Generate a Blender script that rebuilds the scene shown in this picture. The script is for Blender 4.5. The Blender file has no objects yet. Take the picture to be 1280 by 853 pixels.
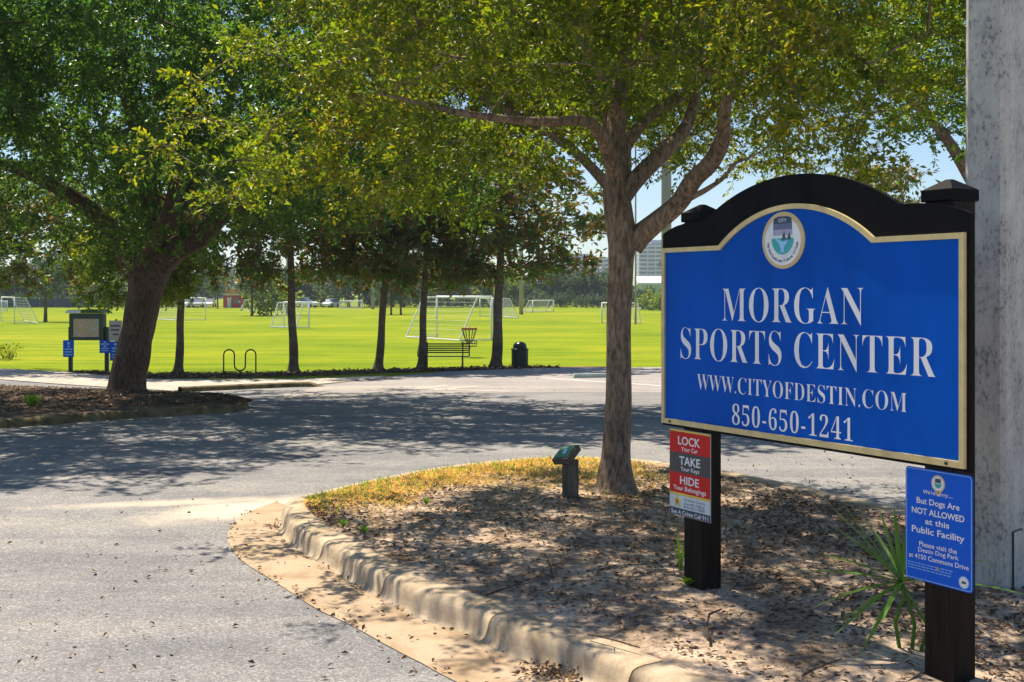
import bpy, bmesh, math, random
import numpy as np
from mathutils import Vector, Matrix

S = bpy.context.scene
COL = S.collection
R = math.radians
# ------------------------------------------------------------------ camera, sky, sun, exposure
CAMZ, F = 2.2, 1500.0
cam = bpy.data.cameras.new('camera')
camo = bpy.data.objects.new('camera', cam)
COL.objects.link(camo)
camo.location = (0, 0, CAMZ)
camo.rotation_euler = (R(90), 0, 0)
cam.sensor_width = 36
cam.lens = F / 1280 * 36
cam.shift_y = -59.5 / 1280
cam.clip_start, cam.clip_end = 0.1, 4000
S.camera = camo

SUN_AZ, SUN_EL = 35, 63          # degrees left of the view direction, height
w = bpy.data.worlds.new("World")
S.world = w
w.use_nodes = True
nt = w.node_tree
bg = nt.nodes['Background']
sk = nt.nodes.new('ShaderNodeTexSky')
sk.sky_type = 'NISHITA'
sk.sun_disc = False
sk.sun_elevation = R(SUN_EL)
sk.sun_rotation = R(-SUN_AZ)
sk.air_density, sk.dust_density, sk.ozone_density = 1.0, 0.2, 5.0
nt.links.new(sk.outputs[0], bg.inputs[0])
bg.inputs[1].default_value = 0.085
sl = bpy.data.lights.new('sun', 'SUN')
sl.energy = 5.0
sl.angle = R(0.53)
sl.color = (1.0, 0.89, 0.72)
slo = bpy.data.objects.new('sun', sl)
COL.objects.link(slo)
sd = Vector((-math.sin(R(SUN_AZ)) * math.cos(R(SUN_EL)), math.cos(R(SUN_AZ)) * math.cos(R(SUN_EL)), math.sin(R(SUN_EL))))
slo.rotation_euler = (-sd).to_track_quat('-Z', 'Y').to_euler()
slo.location = sd * 60
S.view_settings.view_transform = 'Standard'
S.view_settings.look = 'None'
S.view_settings.exposure = 0.75
S.view_settings.gamma = 1
S.cycles.max_bounces = 8
S.cycles.diffuse_bounces = 4
S.cycles.transmission_bounces = 6
S.cycles.caustics_reflective = False
S.cycles.caustics_refractive = False
S.cycles.sample_clamp_indirect = 6


# ------------------------------------------------------------------ ground heights and picture helpers
def gz(y):
    t = np.clip((np.asarray(y, float) - 10) / 30, 0, 1)
    return -0.45 * t * t * (3 - 2 * t)


def at(px, py, z=None):
    """ground point that a photograph pixel looks at (on the road/field, or on height z)"""
    k = max(py - 367, 0.5)
    d = CAMZ * F / k
    if z is None:
        for _ in range(30):
            d = (CAMZ - float(gz(d))) * F / k
        zz = float(gz(d))
    else:
        d = (CAMZ - z) * F / k
        zz = z
    return Vector(((px - 640) / F * d, d, zz))


def atd(px, py, d):
    return Vector(((px - 640) / F * d, d, CAMZ + (367 - py) / F * d))




# ------------------------------------------------------------------ materials
def newmat(name):
    m = bpy.data.materials.new(name)
    m.use_nodes = True
    n = m.node_tree
    return m, n, n.nodes, n.links, n.nodes['Principled BSDF']


def ramp(n, fac, stops, link=True):
    r = n.nodes.new('ShaderNodeValToRGB')
    e = r.color_ramp.elements
    while len(e) < len(stops):
        e.new(0.5)
    for el, (p, c) in zip(e, stops):
        el.position = p
        el.color = (c[0], c[1], c[2], 1)
    n.links.new(fac, r.inputs[0])
    return r.outputs[0]


def noise(n, scale, detail=3, rough=.55, vec=None, stretch=None, coord='Object'):
    tc = n.nodes.new('ShaderNodeTexCoord')
    v = tc.outputs[coord]
    if stretch:
        mp = n.nodes.new('ShaderNodeMapping')
        mp.inputs['Scale'].default_value = stretch
        n.links.new(v, mp.inputs[0])
        v = mp.outputs[0]
    t = n.nodes.new('ShaderNodeTexNoise')
    t.inputs['Scale'].default_value = scale
    t.inputs['Detail'].default_value = detail
    t.inputs['Roughness'].default_value = rough
    n.links.new(v, t.inputs['Vector'])
    return t.outputs[0]


def mix(n, a, b, fac, mode='MIX'):
    m = n.nodes.new('ShaderNodeMix')
    m.data_type = 'RGBA'
    m.blend_type = mode
    for sock, v in ((m.inputs[6], a), (m.inputs[7], b)):
        if isinstance(v, tuple):
            sock.default_value = (v[0], v[1], v[2], 1)
        else:
            n.links.new(v, sock)
    if isinstance(fac, float):
        m.inputs[0].default_value = fac
    else:
        n.links.new(fac, m.inputs[0])
    return m.outputs[2]


def bump(n, h, strength=.5, dist=.01):
    b = n.nodes.new('ShaderNodeBump')
    b.inputs['Strength'].default_value = strength
    b.inputs['Distance'].default_value = dist
    n.links.new(h, b.inputs['Height'])
    n.links.new(b.outputs[0], n.nodes['Principled BSDF'].inputs['Normal'])


def simple(name, c, rough=.6, var=.25, scale=8, metallic=0.0, bumps=0.0, stretch=None, spec=None, bdist=.004):
    m, n, nodes, links, p = newmat(name)
    f = noise(n, scale, 4, .6, stretch=stretch)
    lo = tuple(x * (1 - var) for x in c)
    hi = tuple(min(1, x * (1 + var)) for x in c)
    links.new(ramp(n, f, [(.3, lo), (.7, hi)]), p.inputs['Base Color'])
    p.inputs['Roughness'].default_value = rough
    p.inputs['Metallic'].default_value = metallic
    if spec is not None:
        p.inputs['Specular IOR Level'].default_value = spec
    if bumps:
        bump(n, f, bumps, bdist)
    return m


def leafmat(name, cols, under=None, trans=.45, tint=(1.0, .95, .35), rough=.42, scale=.35, spec=.4):
    """cols: dark to light leaf colours picked per leaf, with slow drift through the crown"""
    m, n, nodes, links, p = newmat(name)
    g = nodes.new('ShaderNodeNewGeometry')
    drift = noise(n, scale, 2)
    add = nodes.new('ShaderNodeMath')
    add.operation = 'MULTIPLY_ADD'
    add.inputs[1].default_value = .9
    links.new(drift, add.inputs[0])
    half = nodes.new('ShaderNodeMath')
    half.operation = 'MULTIPLY_ADD'
    half.inputs[1].default_value = .62
    half.inputs[2].default_value = -.26
    links.new(g.outputs['Random Per Island'], half.inputs[0])
    links.new(half.outputs[0], add.inputs[2])
    k = len(cols)
    c = ramp(n, add.outputs[0], [(i / (k - 1), cc) for i, cc in enumerate(cols)])
    if under:
        c = mix(n, c, under, g.outputs['Backfacing'])
    links.new(c, p.inputs['Base Color'])
    p.inputs['Roughness'].default_value = rough
    p.inputs['Specular IOR Level'].default_value = spec
    t = nodes.new('ShaderNodeBsdfTranslucent')
    tc = mix(n, c, tint, 1.0, 'MULTIPLY')
    br = nodes.new('ShaderNodeMix')
    br.data_type = 'RGBA'
    br.blend_type = 'MULTIPLY'
    br.inputs[0].default_value = 1
    links.new(tc, br.inputs[6])
    br.inputs[7].default_value = (3.5, 3.5, 3.5, 1)
    links.new(br.outputs[2], t.inputs[0])
    ms = nodes.new('ShaderNodeMixShader')
    ms.inputs[0].default_value = trans
    links.new(p.outputs[0], ms.inputs[1])
    links.new(t.outputs[0], ms.inputs[2])
    links.new(ms.outputs[0], nodes['Material Output'].inputs[0])
    return m


def randmat(name, cols, rough=.8):
    m, n, nodes, links, p = newmat(name)
    g = nodes.new('ShaderNodeNewGeometry')
    k = len(cols)
    links.new(ramp(n, g.outputs['Random Per Island'], [(i / (k - 1), cc) for i, cc in enumerate(cols)]), p.inputs['Base Color'])
    p.inputs['Roughness'].default_value = rough
    return m


def asphalt_mat(name, base, sand, warm=.0):
    m, n, nodes, links, p = newmat(name)
    tc = nodes.new('ShaderNodeTexCoord')
    v = nodes.new('ShaderNodeTexVoronoi')
    v.inputs['Scale'].default_value = 85
    links.new(tc.outputs['Object'], v.inputs['Vector'])
    sep = nodes.new('ShaderNodeSeparateColor')
    links.new(v.outputs['Color'], sep.inputs[0])
    b = base
    grain = ramp(n, sep.outputs[0], [(0, (b * .62, b * .62, b * .63)), (.35, (b * .88, b * .87, b * .90)), (.8, (b * 1.10, b * 1.08, b * 1.10)), (1, (b * 1.7, b * 1.65, b * 1.6))])
    big = noise(n, .55, 5, .65)
    blot = ramp(n, big, [(.32, (.78, .78, .8)), (.68, (1.12, 1.1, 1.06))])
    c = mix(n, grain, blot, 1.0, 'MULTIPLY')
    lane = noise(n, .9, 4, .6, stretch=(.25, 1.3, 1))
    c = mix(n, c, ramp(n, lane, [(.36, (.84, .84, .86)), (.5, (1, 1, 1)), (.64, (1.12, 1.09, 1.04))]), 1.0, 'MULTIPLY')
    spot = noise(n, 2.6, 2, .5)
    c = mix(n, c, ramp(n, spot, [(.22, (.62, .6, .6)), (.30, (1, 1, 1))]), 1.0, 'MULTIPLY')
    mid = noise(n, 5, 4, .7)
    blot2 = ramp(n, mid, [(.3, (.88, .88, .88)), (.7, (1.1, 1.1, 1.1))])
    c = mix(n, c, blot2, 1.0, 'MULTIPLY')
    # blown sand lying on the asphalt, with shapes of its own
    fine = noise(n, 1.7, 6, .7)
    tot = None
    for (sx, sy, rx, ry, ang, amt) in sand:
        mp = nodes.new('ShaderNodeMapping')
        mp.vector_type = 'TEXTURE'
        mp.inputs['Location'].default_value = (sx, sy, 0)
        mp.inputs['Rotation'].default_value = (0, 0, R(ang))
        mp.inputs['Scale'].default_value = (rx, ry, 50)
        links.new(tc.outputs['Object'], mp.inputs[0])
        ln = nodes.new('ShaderNodeVectorMath')
        ln.operation = 'LENGTH'
        links.new(mp.outputs[0], ln.inputs[0])
        ad = nodes.new('ShaderNodeMath')
        ad.operation = 'MULTIPLY_ADD'
        ad.inputs[1].default_value = 2.0
        links.new(fine, ad.inputs[0])
        ng = nodes.new('ShaderNodeMath')
        ng.operation = 'MULTIPLY'
        ng.inputs[1].default_value = -1
        links.new(ln.outputs['Value'], ng.inputs[0])
        links.new(ng.outputs[0], ad.inputs[2])
        rr = nodes.new('ShaderNodeMapRange')
        rr.inputs[1].default_value = -.25
        rr.inputs[2].default_value = .55
        rr.inputs[3].default_value = 0
        rr.inputs[4].default_value = amt
        links.new(ad.outputs[0], rr.inputs[0])
        if tot is None:
            tot = rr.outputs[0]
        else:
            mx = nodes.new('ShaderNodeMath')
            mx.operation = 'MAXIMUM'
            links.new(tot, mx.inputs[0])
            links.new(rr.outputs[0], mx.inputs[1])
            tot = mx.outputs[0]
    if warm:
        c = mix(n, c, (.42, .34, .27), warm)
    if tot is not None:
        c = mix(n, c, (.62, .53, .42), tot)
    links.new(c, p.inputs['Base Color'])
    p.inputs['Roughness'].default_value = .9
    p.inputs['Specular IOR Level'].default_value = .25
    bump(n, v.outputs['Distance'], .35, .006)
    return m


def field_mat():
    m, n, nodes, links, p = newmat('field_grass')
    a = noise(n, .05, 4, .6)
    b = noise(n, .35, 4, .65, stretch=(.5, 1.6, 1))
    c = noise(n, 9, 3, .7)
    c1 = ramp(n, a, [(.3, (.14, .215, .012)), (.5, (.21, .275, .013)), (.62, (.265, .30, .018)), (.75, (.34, .31, .03))])
    c2 = mix(n, c1, ramp(n, b, [(.3, (.60, .74, .9)), (.5, (1.0, 1.0, 1.0)), (.68, (1.28, 1.10, 1.0))]), 1.0, 'MULTIPLY')
    c3 = mix(n, c2, ramp(n, c, [(.3, (.7, .75, .8)), (.7, (1.2, 1.15, 1.1))]), 1.0, 'MULTIPLY')
    links.new(c3, p.inputs['Base Color'])
    p.inputs['Roughness'].default_value = .9
    p.inputs['Specular IOR Level'].default_value = .02
    bump(n, c, .6, .05)
    return m


def soil_mat(name, c0, c1, c2, sc=2.2):
    m, n, nodes, links, p = newmat(name)
    a = noise(n, sc, 6, .72)
    b = noise(n, sc * 14, 4, .7)
    c = ramp(n, a, [(.32, c0), (.5, c1), (.66, c2)])
    c = mix(n, c, ramp(n, b, [(.32, (.5, .48, .46)), (.6, (1.1, 1.1, 1.1))]), 1.0, 'MULTIPLY')
    links.new(c, p.inputs['Base Color'])
    p.inputs['Roughness'].default_value = .95
    p.inputs['Specular IOR Level'].default_value = .1
    bump(n, b, .8, .02)
    return m


def concrete_mat(name, c, stain=(.55, .5, .42), streak=None, sc=3.0, amt=.8):
    m, n, nodes, links, p = newmat(name)
    a = noise(n, sc, 6, .7, stretch=streak)
    b = noise(n, 60, 3, .7)
    st = tuple(x * s for x, s in zip(c, stain))
    col = ramp(n, a, [(.34, st), (.56, c), (.8, tuple(min(1, x * 1.12) for x in c))])
    col = mix(n, c, col, amt)
    col = mix(n, col, ramp(n, b, [(.3, (.86, .86, .86)), (.7, (1.08, 1.08, 1.08))]), 1.0, 'MULTIPLY')
    links.new(col, p.inputs['Base Color'])
    p.inputs['Roughness'].default_value = .85
    p.inputs['Specular IOR Level'].default_value = .25
    bump(n, b, .25, .004)
    return m


def bark_mat(name, c0, c1, sc=1.0):
    m, n, nodes, links, p = newmat(name)
    a = noise(n, 26 * sc, 5, .7, stretch=(1, 1, .28))
    b = noise(n, 2.2, 3, .6)
    col = ramp(n, a, [(.33, c0), (.66, c1)])
    col = mix(n, col, ramp(n, b, [(.35, (.75, .75, .78)), (.7, (1.2, 1.15, 1.1))]), 1.0, 'MULTIPLY')
    links.new(col, p.inputs['Base Color'])
    p.inputs['Roughness'].default_value = .9
    p.inputs['Specular IOR Level'].default_value = .15
    bump(n, a, 1.0, .03)
    return m


M = {}
M['road'] = asphalt_mat('weathered_asphalt', .25, [(-2.5, 12.4, 1.2, .55, 30, .95), (-3.5, 12.7, 1.3, .22, 14, .6), (-1.7, 13.3, 1.2, .3, 40, .7), (-5.6, 14.6, 1.6, .16, -6, .35), (-2.3, 11.6, .35, .8, 20, .5)])
M['lot'] = asphalt_mat('parking_lot_asphalt', .30, [(-6.5, 28.5, 3.0, 1.2, 5, .9), (-2.8, 29.7, 2.6, .4, -8, .7), (-4.5, 33, 4, .8, 4, .25)], warm=.25)
M['field'] = field_mat()
M['path'] = concrete_mat('path_concrete', (.52, .46, .40))
M['kerb'] = concrete_mat('kerb_concrete', (.50, .40, .28), (.62, .56, .48), sc=5, amt=.8)
M['gutter'] = concrete_mat('gutter_concrete', (.46, .345, .235), (.62, .55, .46), sc=2.5)
M['oldkerb'] = concrete_mat('mossy_kerb_concrete', (.20, .155, .08), (.35, .35, .3), sc=4, amt=1.0)
M['sand'] = soil_mat('island_sand', (.17, .115, .078), (.46, .345, .25), (.68, .54, .41))
M['mulch'] = soil_mat('brown_mulch', (.075, .052, .037), (.19, .13, .09), (.36, .26, .18), 3)
M['litter'] = randmat('leaf_litter', [(.05, .028, .016), (.12, .068, .036), (.22, .13, .07), (.16, .13, .105), (.34, .2, .10), (.09, .06, .045)])
M['dryleaf'] = randmat('dry_leaf', [(.05, .025, .015), (.12, .06, .03), (.25, .13, .05), (.38, .26, .1)], .6)
M['drygrass'] = leafmat('dry_grass', [(.26, .19, .05), (.52, .38, .14), (.66, .52, .28), (.40, .32, .07)], trans=.25, tint=(1, .84, .45), rough=.8, scale=3, spec=.1)
M['greengrass'] = leafmat('green_weed', [(.04, .10, .012), (.10, .2, .02), (.16, .3, .03)], trans=.35, tint=(1, 1, .4), scale=3)
M['bark'] = bark_mat('oak_bark', (.085, .062, .044), (.42, .325, .245))
M['bark2'] = bark_mat('dark_oak_bark', (.05, .036, .026), (.22, .155, .115))
M['bark3'] = bark_mat('magnolia_bark', (.06, .05, .042), (.22, .18, .15))
M['oak'] = leafmat('oak_leaf', [(.026, .062, .006), (.058, .105, .008), (.115, .150, .010), (.23, .175, .016)], trans=.52, tint=(1, .88, .22), rough=.38)
M['oak2'] = leafmat('dark_oak_leaf', [(.016, .048, .016), (.032, .080, .020), (.062, .125, .024), (.13, .18, .03)], trans=.44, tint=(1, .97, .35), rough=.36)
M['oak3'] = leafmat('bright_oak_leaf', [(.024, .065, .007), (.06, .125, .010), (.12, .19, .014)], trans=.5, tint=(1, .95, .3), rough=.38)
M['magnolia'] = leafmat('magnolia_leaf', [(.026, .068, .020), (.060, .13, .030), (.11, .19, .036)], under=(.10, .072, .026), trans=.36, tint=(1, .85, .35), rough=.3, spec=.5)
M['fartree'] = leafmat('far_tree_leaf', [(.022, .05, .034), (.04, .075, .042), (.085, .12, .045)], trans=.3, tint=(1, .95, .5), rough=.6, scale=.2)
M['fargreen'] = leafmat('far_light_leaf', [(.08, .13, .03), (.13, .18, .035), (.2, .24, .05)], trans=.35, tint=(1, .95, .4), rough=.6, scale=.2)
M['yucca'] = leafmat('sword_leaf', [(.05, .13, .02), (.10, .21, .03), (.19, .28, .05)], trans=.25, tint=(1, 1, .4), rough=.35)
M['blue'] = simple('royal_blue_sign_face', (.0005, .088, .50), .42, .20, 1.5, stretch=(1, 1, .45), spec=.05)
M['gold'] = simple('cream_gold_trim', (.62, .50, .24), .45, .12, 20)
M['black'] = simple('black_painted_wood', (.005, .005, .007), .6, .5, 14, bumps=.15, stretch=(1, 1, .15), spec=.07)
M['post'] = simple('stained_black_timber', (.014, .010, .008), .55, .7, 30, bumps=.5, stretch=(1, 1, .06), spec=.12)
M['letter'] = simple('white_vinyl_lettering', (.80, .82, .86), .45, .02, 3)
M['white'] = simple('white_paint', (.78, .78, .78), .5, .05, 5)
M['offwhite'] = simple('pale_print', (.62, .70, .76), .5, .05, 5)
M['red'] = simple('red_print', (.60, .015, .016), .45, .08, 5, spec=.2)
M['charcoal'] = simple('charcoal_print', (.045, .047, .055), .45, .1, 5)
M['navy'] = simple('navy_print', (.025, .05, .10), .45, .1, 5)
M['yellow'] = simple('yellow_print', (.75, .55, .08), .45, .05, 5)
M['noticeblue'] = simple('notice_blue', (.002, .11, .68), .45, .06, 4, spec=.15)
M['noticelight'] = simple('notice_pale_blue', (.25, .5, .85), .45, .05, 4)
M['teal'] = simple('seal_teal', (.03, .38, .40), .45, .1, 20)
M['sealwhite'] = simple('seal_white', (.72, .76, .80), .45, .03, 9)
M['sealgrey'] = simple('seal_lilac', (.30, .32, .46), .45, .1, 9)
M['sealring'] = simple('seal_cream_ring', (.66, .50, .30), .45, .1, 9)
M['steel'] = simple('galvanised_steel', (.45, .46, .46), .4, .15, 12, metallic=.6)
M['pole'] = concrete_mat('grey_pole_concrete', (.50, .49, .47), (.5, .5, .52), streak=(1, 1, .6), sc=6, amt=1.0)
M['greypole'] = simple('grey_lamp_pole', (.30, .28, .34), .6, .12, 3)
M['wood'] = simple('weathered_grey_wood', (.10, .085, .065), .85, .5, 22, bumps=.6, stretch=(1, 1, .1))
M['greenplate'] = simple('green_metal_plate', (.01, .17, .11), .35, .2, 16)
M['blackmetal'] = simple('black_metal', (.012, .013, .014), .4, .3, 10)
M['darkgreen'] = simple('dark_green_metal', (.006, .022, .024), .4, .3, 10)
M['kiosk'] = simple('dark_green_kiosk_paint', (.010, .055, .035), .5, .25, 8)
M['brownframe'] = simple('kiosk_brown_board', (.06, .045, .028), .6, .25, 8)
M['greysign'] = simple('grey_sign_face', (.42, .41, .42), .6, .1, 6)
M['goal'] = simple('white_goal_tube', (.78, .78, .78), .4, .06, 6)
M['net'] = simple('white_net_cord', (.62, .64, .64), .8, .1, 6)
M['chain'] = simple('galvanised_chain', (.08, .085, .08), .5, .3, 20)
M['rust'] = simple('orange_brown_band', (.42, .16, .05), .6, .2, 12)


def pole_mat():
    m, n, nodes, links, p = newmat('pitted_pole_concrete')
    a = noise(n, 3.2, 4, .65)
    b = noise(n, 38, 5, .75, stretch=(1, 1, .55))
    c = noise(n, 9, 3, .6, stretch=(1, 1, .12))
    col = ramp(n, a, [(.34, (.46, .45, .43)), (.5, (.54, .525, .49)), (.68, (.60, .58, .54))])
    pit = nodes.new('ShaderNodeMath')
    pit.operation = 'MULTIPLY_ADD'
    pit.inputs[1].default_value = .45
    links.new(a, pit.inputs[0])
    links.new(b, pit.inputs[2])
    col = mix(n, col, ramp(n, pit.outputs[0], [(.58, (.45, .46, .48)), (.67, (.92, .92, .92)), (.8, (1.04, 1.04, 1.04))]), 1.0, 'MULTIPLY')
    col = mix(n, col, ramp(n, c, [(.3, (.86, .86, .87)), (.6, (1.03, 1.03, 1.02))]), 1.0, 'MULTIPLY')
    links.new(col, p.inputs['Base Color'])
    p.inputs['Roughness'].default_value = .85
    p.inputs['Specular IOR Level'].default_value = .2
    bump(n, pit.outputs[0], .35, .006)
    return m


M['pole'] = pole_mat()
M['stop'] = concrete_mat('pale_teal_wheel_stop', (.42, .52, .50), (.6, .7, .7), sc=3)
M['paintline'] = concrete_mat('worn_white_line_paint', (.82, .81, .78), (.82, .8, .78), sc=6, amt=1.0)
M['faintline'] = concrete_mat('faint_line_paint', (.52, .48, .43), (.75, .72, .7), sc=5, amt=1.0)
M['wall_white'] = simple('white_wall', (.62, .64, .66), .7, .06, .5)
M['wall_teal'] = simple('pale_teal_wall', (.50, .60, .68), .7, .08, .5)
M['tower'] = simple('tower_pale_grey', (.50, .53, .60), .7, .05, .1)
M['towerblue'] = simple('tower_blue_grey', (.33, .40, .52), .7, .06, .1)
M['glass'] = simple('dark_blue_glass', (.10, .14, .22), .2, .2, .3)
M['redwall'] = simple('red_wall', (.50, .03, .05), .6, .12, .8)
M['orange'] = simple('orange_roof', (.60, .24, .07), .6, .1, .8)
M['car_white'] = simple('white_car_paint', (.75, .76, .78), .3, .03, 2)
M['car_silver'] = simple('silver_car_paint', (.42, .44, .47), .3, .05, 2)
M['tyre'] = simple('black_tyre', (.02, .02, .02), .8, .2, 8)
M['fence'] = simple('dark_blue_windscreen', (.03, .05, .085), .8, .2, 1)
M['stone'] = simple('grey_steel_bolt', (.35, .34, .32), .4, .2, 30, metallic=.5)


def map_mat():
    m, n, nodes, links, p = newmat('trail_map_print')
    a = noise(n, 5, 3, .6)
    links.new(ramp(n, a, [(.3, (.45, .50, .52)), (.45, (.42, .40, .22)), (.55, (.5, .36, .22)), (.7, (.55, .55, .5))]), p.inputs['Base Color'])
    p.inputs['Roughness'].default_value = .4
    return m


M['map'] = map_mat()


# ------------------------------------------------------------------ object helpers
def link(name, me, m=None, parent=None):
    o = bpy.data.objects.new(name, me)
    COL.objects.link(o)
    if m is not None and me is not None and len(me.materials) == 0:
        for x in (m if isinstance(m, (list, tuple)) else [m]):
            me.materials.append(x)
    if parent is not None:
        o.parent = parent
    return o


def tag(o, label=None, cat=None, group=None, kind=None):
    if label:
        o['label'] = label
    if cat:
        o['category'] = cat
    if group:
        o['group'] = group
    if kind:
        o['kind'] = kind
    return o


def empty(name, loc, label, cat, group=None, rz=0.0):
    o = bpy.data.objects.new(name, None)
    COL.objects.link(o)
    o.location = loc
    o.rotation_euler = (0, 0, rz)
    o.empty_display_size = .2
    return tag(o, label, cat, group)


def copy_tree(o, parent=None):
    c = o.copy()
    COL.objects.link(c)
    c.parent = parent
    for ch in list(o.children):
        copy_tree(ch, c)
    return c


def np_mesh(name, v, f):
    v = np.asarray(v, np.float32)
    f = np.asarray(f, np.int32)
    me = bpy.data.meshes.new(name)
    me.vertices.add(len(v))
    me.vertices.foreach_set('co', v.ravel())
    k = f.shape[1]
    me.loops.add(f.size)
    me.loops.foreach_set('vertex_index', f.ravel())
    me.polygons.add(len(f))
    me.polygons.foreach_set('loop_start', np.arange(0, f.size, k, dtype=np.int32))
    me.polygons.foreach_set('loop_total', np.full(len(f), k, np.int32))
    me.update(calc_edges=True)
    return me


class MB:
    def __init__(s):
        s.v, s.f = [], []

    def add(s, vs, fs):
        b = len(s.v)
        s.v += [tuple(x) for x in vs]
        s.f += [tuple(b + i for i in f) for f in fs]
        return s

    def box(s, x0, x1, y0, y1, z0, z1, mat=None):
        vs = [Vector(p) for p in ((x0, y0, z0), (x1, y0, z0), (x1, y1, z0), (x0, y1, z0), (x0, y0, z1), (x1, y0, z1), (x1, y1, z1), (x0, y1, z1))]
        if mat:
            vs = [mat @ p for p in vs]
        return s.add(vs, [(3, 2, 1, 0), (4, 5, 6, 7), (0, 1, 5, 4), (1, 2, 6, 5), (2, 3, 7, 6), (3, 0, 4, 7)])

    def tube(s, pts, rad, n=6, caps=True):
        pts = [Vector(p) for p in pts]
        if not isinstance(rad, (list, tuple, np.ndarray)):
            rad = [rad] * len(pts)
        rings, up = [], None
        for i, p in enumerate(pts):
            a = pts[max(0, i - 1)]
            c = pts[min(len(pts) - 1, i + 1)]
            t = (c - a)
            t = t.normalized() if t.length > 1e-9 else Vector((0, 0, 1))
            if up is None:
                up = Vector((1, 0, 0)) if abs(t.x) < .8 else Vector((0, 1, 0))
            u = (up - t * up.dot(t))
            u = u.normalized() if u.length > 1e-6 else t.orthogonal().normalized()
            up = u
            vv = t.cross(u)
            rings.append([p + (u * math.cos(2 * math.pi * k / n) + vv * math.sin(2 * math.pi * k / n)) * rad[i] for k in range(n)])
        vs = [q for r in rings for q in r]
        fs = []
        for i in range(len(pts) - 1):
            for k in range(n):
                k2 = (k + 1) % n
                fs.append((i * n + k, i * n + k2, (i + 1) * n + k2, (i + 1) * n + k))
        if caps:
            fs.append(tuple(range(n - 1, -1, -1)))
            fs.append(tuple((len(pts) - 1) * n + k for k in range(n)))
        return s.add(vs, fs)

    def lathe(s, prof, n=20, c=(0, 0, 0)):
        vs = [(c[0] + r * math.cos(2 * math.pi * k / n), c[1] + r * math.sin(2 * math.pi * k / n), c[2] + z) for r, z in prof for k in range(n)]
        fs = []
        for i in range(len(prof) - 1):
            for k in range(n):
                k2 = (k + 1) % n
                fs.append((i * n + k, i * n + k2, (i + 1) * n + k2, (i + 1) * n + k))
        fs.append(tuple(range(n - 1, -1, -1)))
        fs.append(tuple((len(prof) - 1) * n + k for k in range(n)))
        return s.add(vs, fs)

    def prism(s, poly, y0, y1):
        """polygon in the x-z plane, counter-clockwise seen from -y, given thickness from y0 (front) to y1"""
        n = len(poly)
        vs = [(x, y0, z) for x, z in poly] + [(x, y1, z) for x, z in poly]
        fs = [tuple(range(n)), tuple(range(2 * n - 1, n - 1, -1))]
        for k in range(n):
            k2 = (k + 1) % n
            fs.append((k, k + n, k2 + n, k2))
        return s.add(vs, fs)

    def ring(s, outer, inner, y0, y1):
        n = len(outer)
        vs = [(x, y0, z) for x, z in outer] + [(x, y0, z) for x, z in inner] + [(x, y1, z) for x, z in outer] + [(x, y1, z) for x, z in inner]
        fs = []
        for k in range(n):
            j = (k + 1) % n
            fs += [(k, j, n + j, n + k), (k, 2 * n + k, 2 * n + j, j), (n + k, n + j, 3 * n + j, 3 * n + k)]
        return s.add(vs, fs)

    def build(s, name, m, parent=None, smooth=False, bevel=0.0):
        me = bpy.data.meshes.new(name)
        me.from_pydata(s.v, [], s.f)
        me.update()
        if smooth:
            me.polygons.foreach_set('use_smooth', [True] * len(me.polygons))
        o = link(name, me, m, parent)
        if bevel:
            bm = bmesh.new()
            bm.from_mesh(me)
            bmesh.ops.recalc_face_normals(bm, faces=bm.faces)
            ed = [e for e in bm.edges if len(e.link_faces) == 2 and e.calc_face_angle(0) > .6]
            bmesh.ops.bevel(bm, geom=ed, offset=bevel, segments=2, profile=.6, affect='EDGES')
            bm.to_mesh(me)
            bm.free()
        return o


# ------------------------------------------------------------------ text turned into flat mesh print
def serif(t):
    o = ''
    for ch in t:
        if 'A' <= ch <= 'Z':
            o += chr(0x1D400 + ord(ch) - 65)
        elif '0' <= ch <= '9':
            o += chr(0x1D7CE + ord(ch) - 48)
        else:
            o += ch
    return o


def text_mesh(body, x0, x1, zb, zt, y, off=0.0, shear=0.0, spacing=1.0, align='fit', res=3):
    """flat print in the x-z plane at depth y, fitted between x0..x1 and zb (lowest point) .. zt"""
    cu = bpy.data.curves.new('print', 'FONT')
    cu.body = body
    cu.offset = off
    cu.shear = shear
    cu.space_character = spacing
    cu.resolution_u = res
    tmp = bpy.data.objects.new('print', cu)
    COL.objects.link(tmp)
    dg = bpy.context.evaluated_depsgraph_get()
    me = bpy.data.meshes.new_from_object(tmp.evaluated_get(dg))
    bpy.data.objects.remove(tmp)
    bpy.data.curves.remove(cu)
    n = len(me.vertices)
    co = np.empty(n * 3, np.float32)
    me.vertices.foreach_get('co', co)
    co = co.reshape(-1, 3)
    mn, mx = co.min(0), co.max(0)
    out = np.empty_like(co)
    out[:, 0] = x0 + (co[:, 0] - mn[0]) / (mx[0] - mn[0]) * (x1 - x0)
    out[:, 1] = y
    out[:, 2] = zb + (co[:, 1] - mn[1]) / (mx[1] - mn[1]) * (zt - zb)
    me.vertices.foreach_set('co', out.ravel())
    me.materials.clear()
    me.update()
    return me


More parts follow.
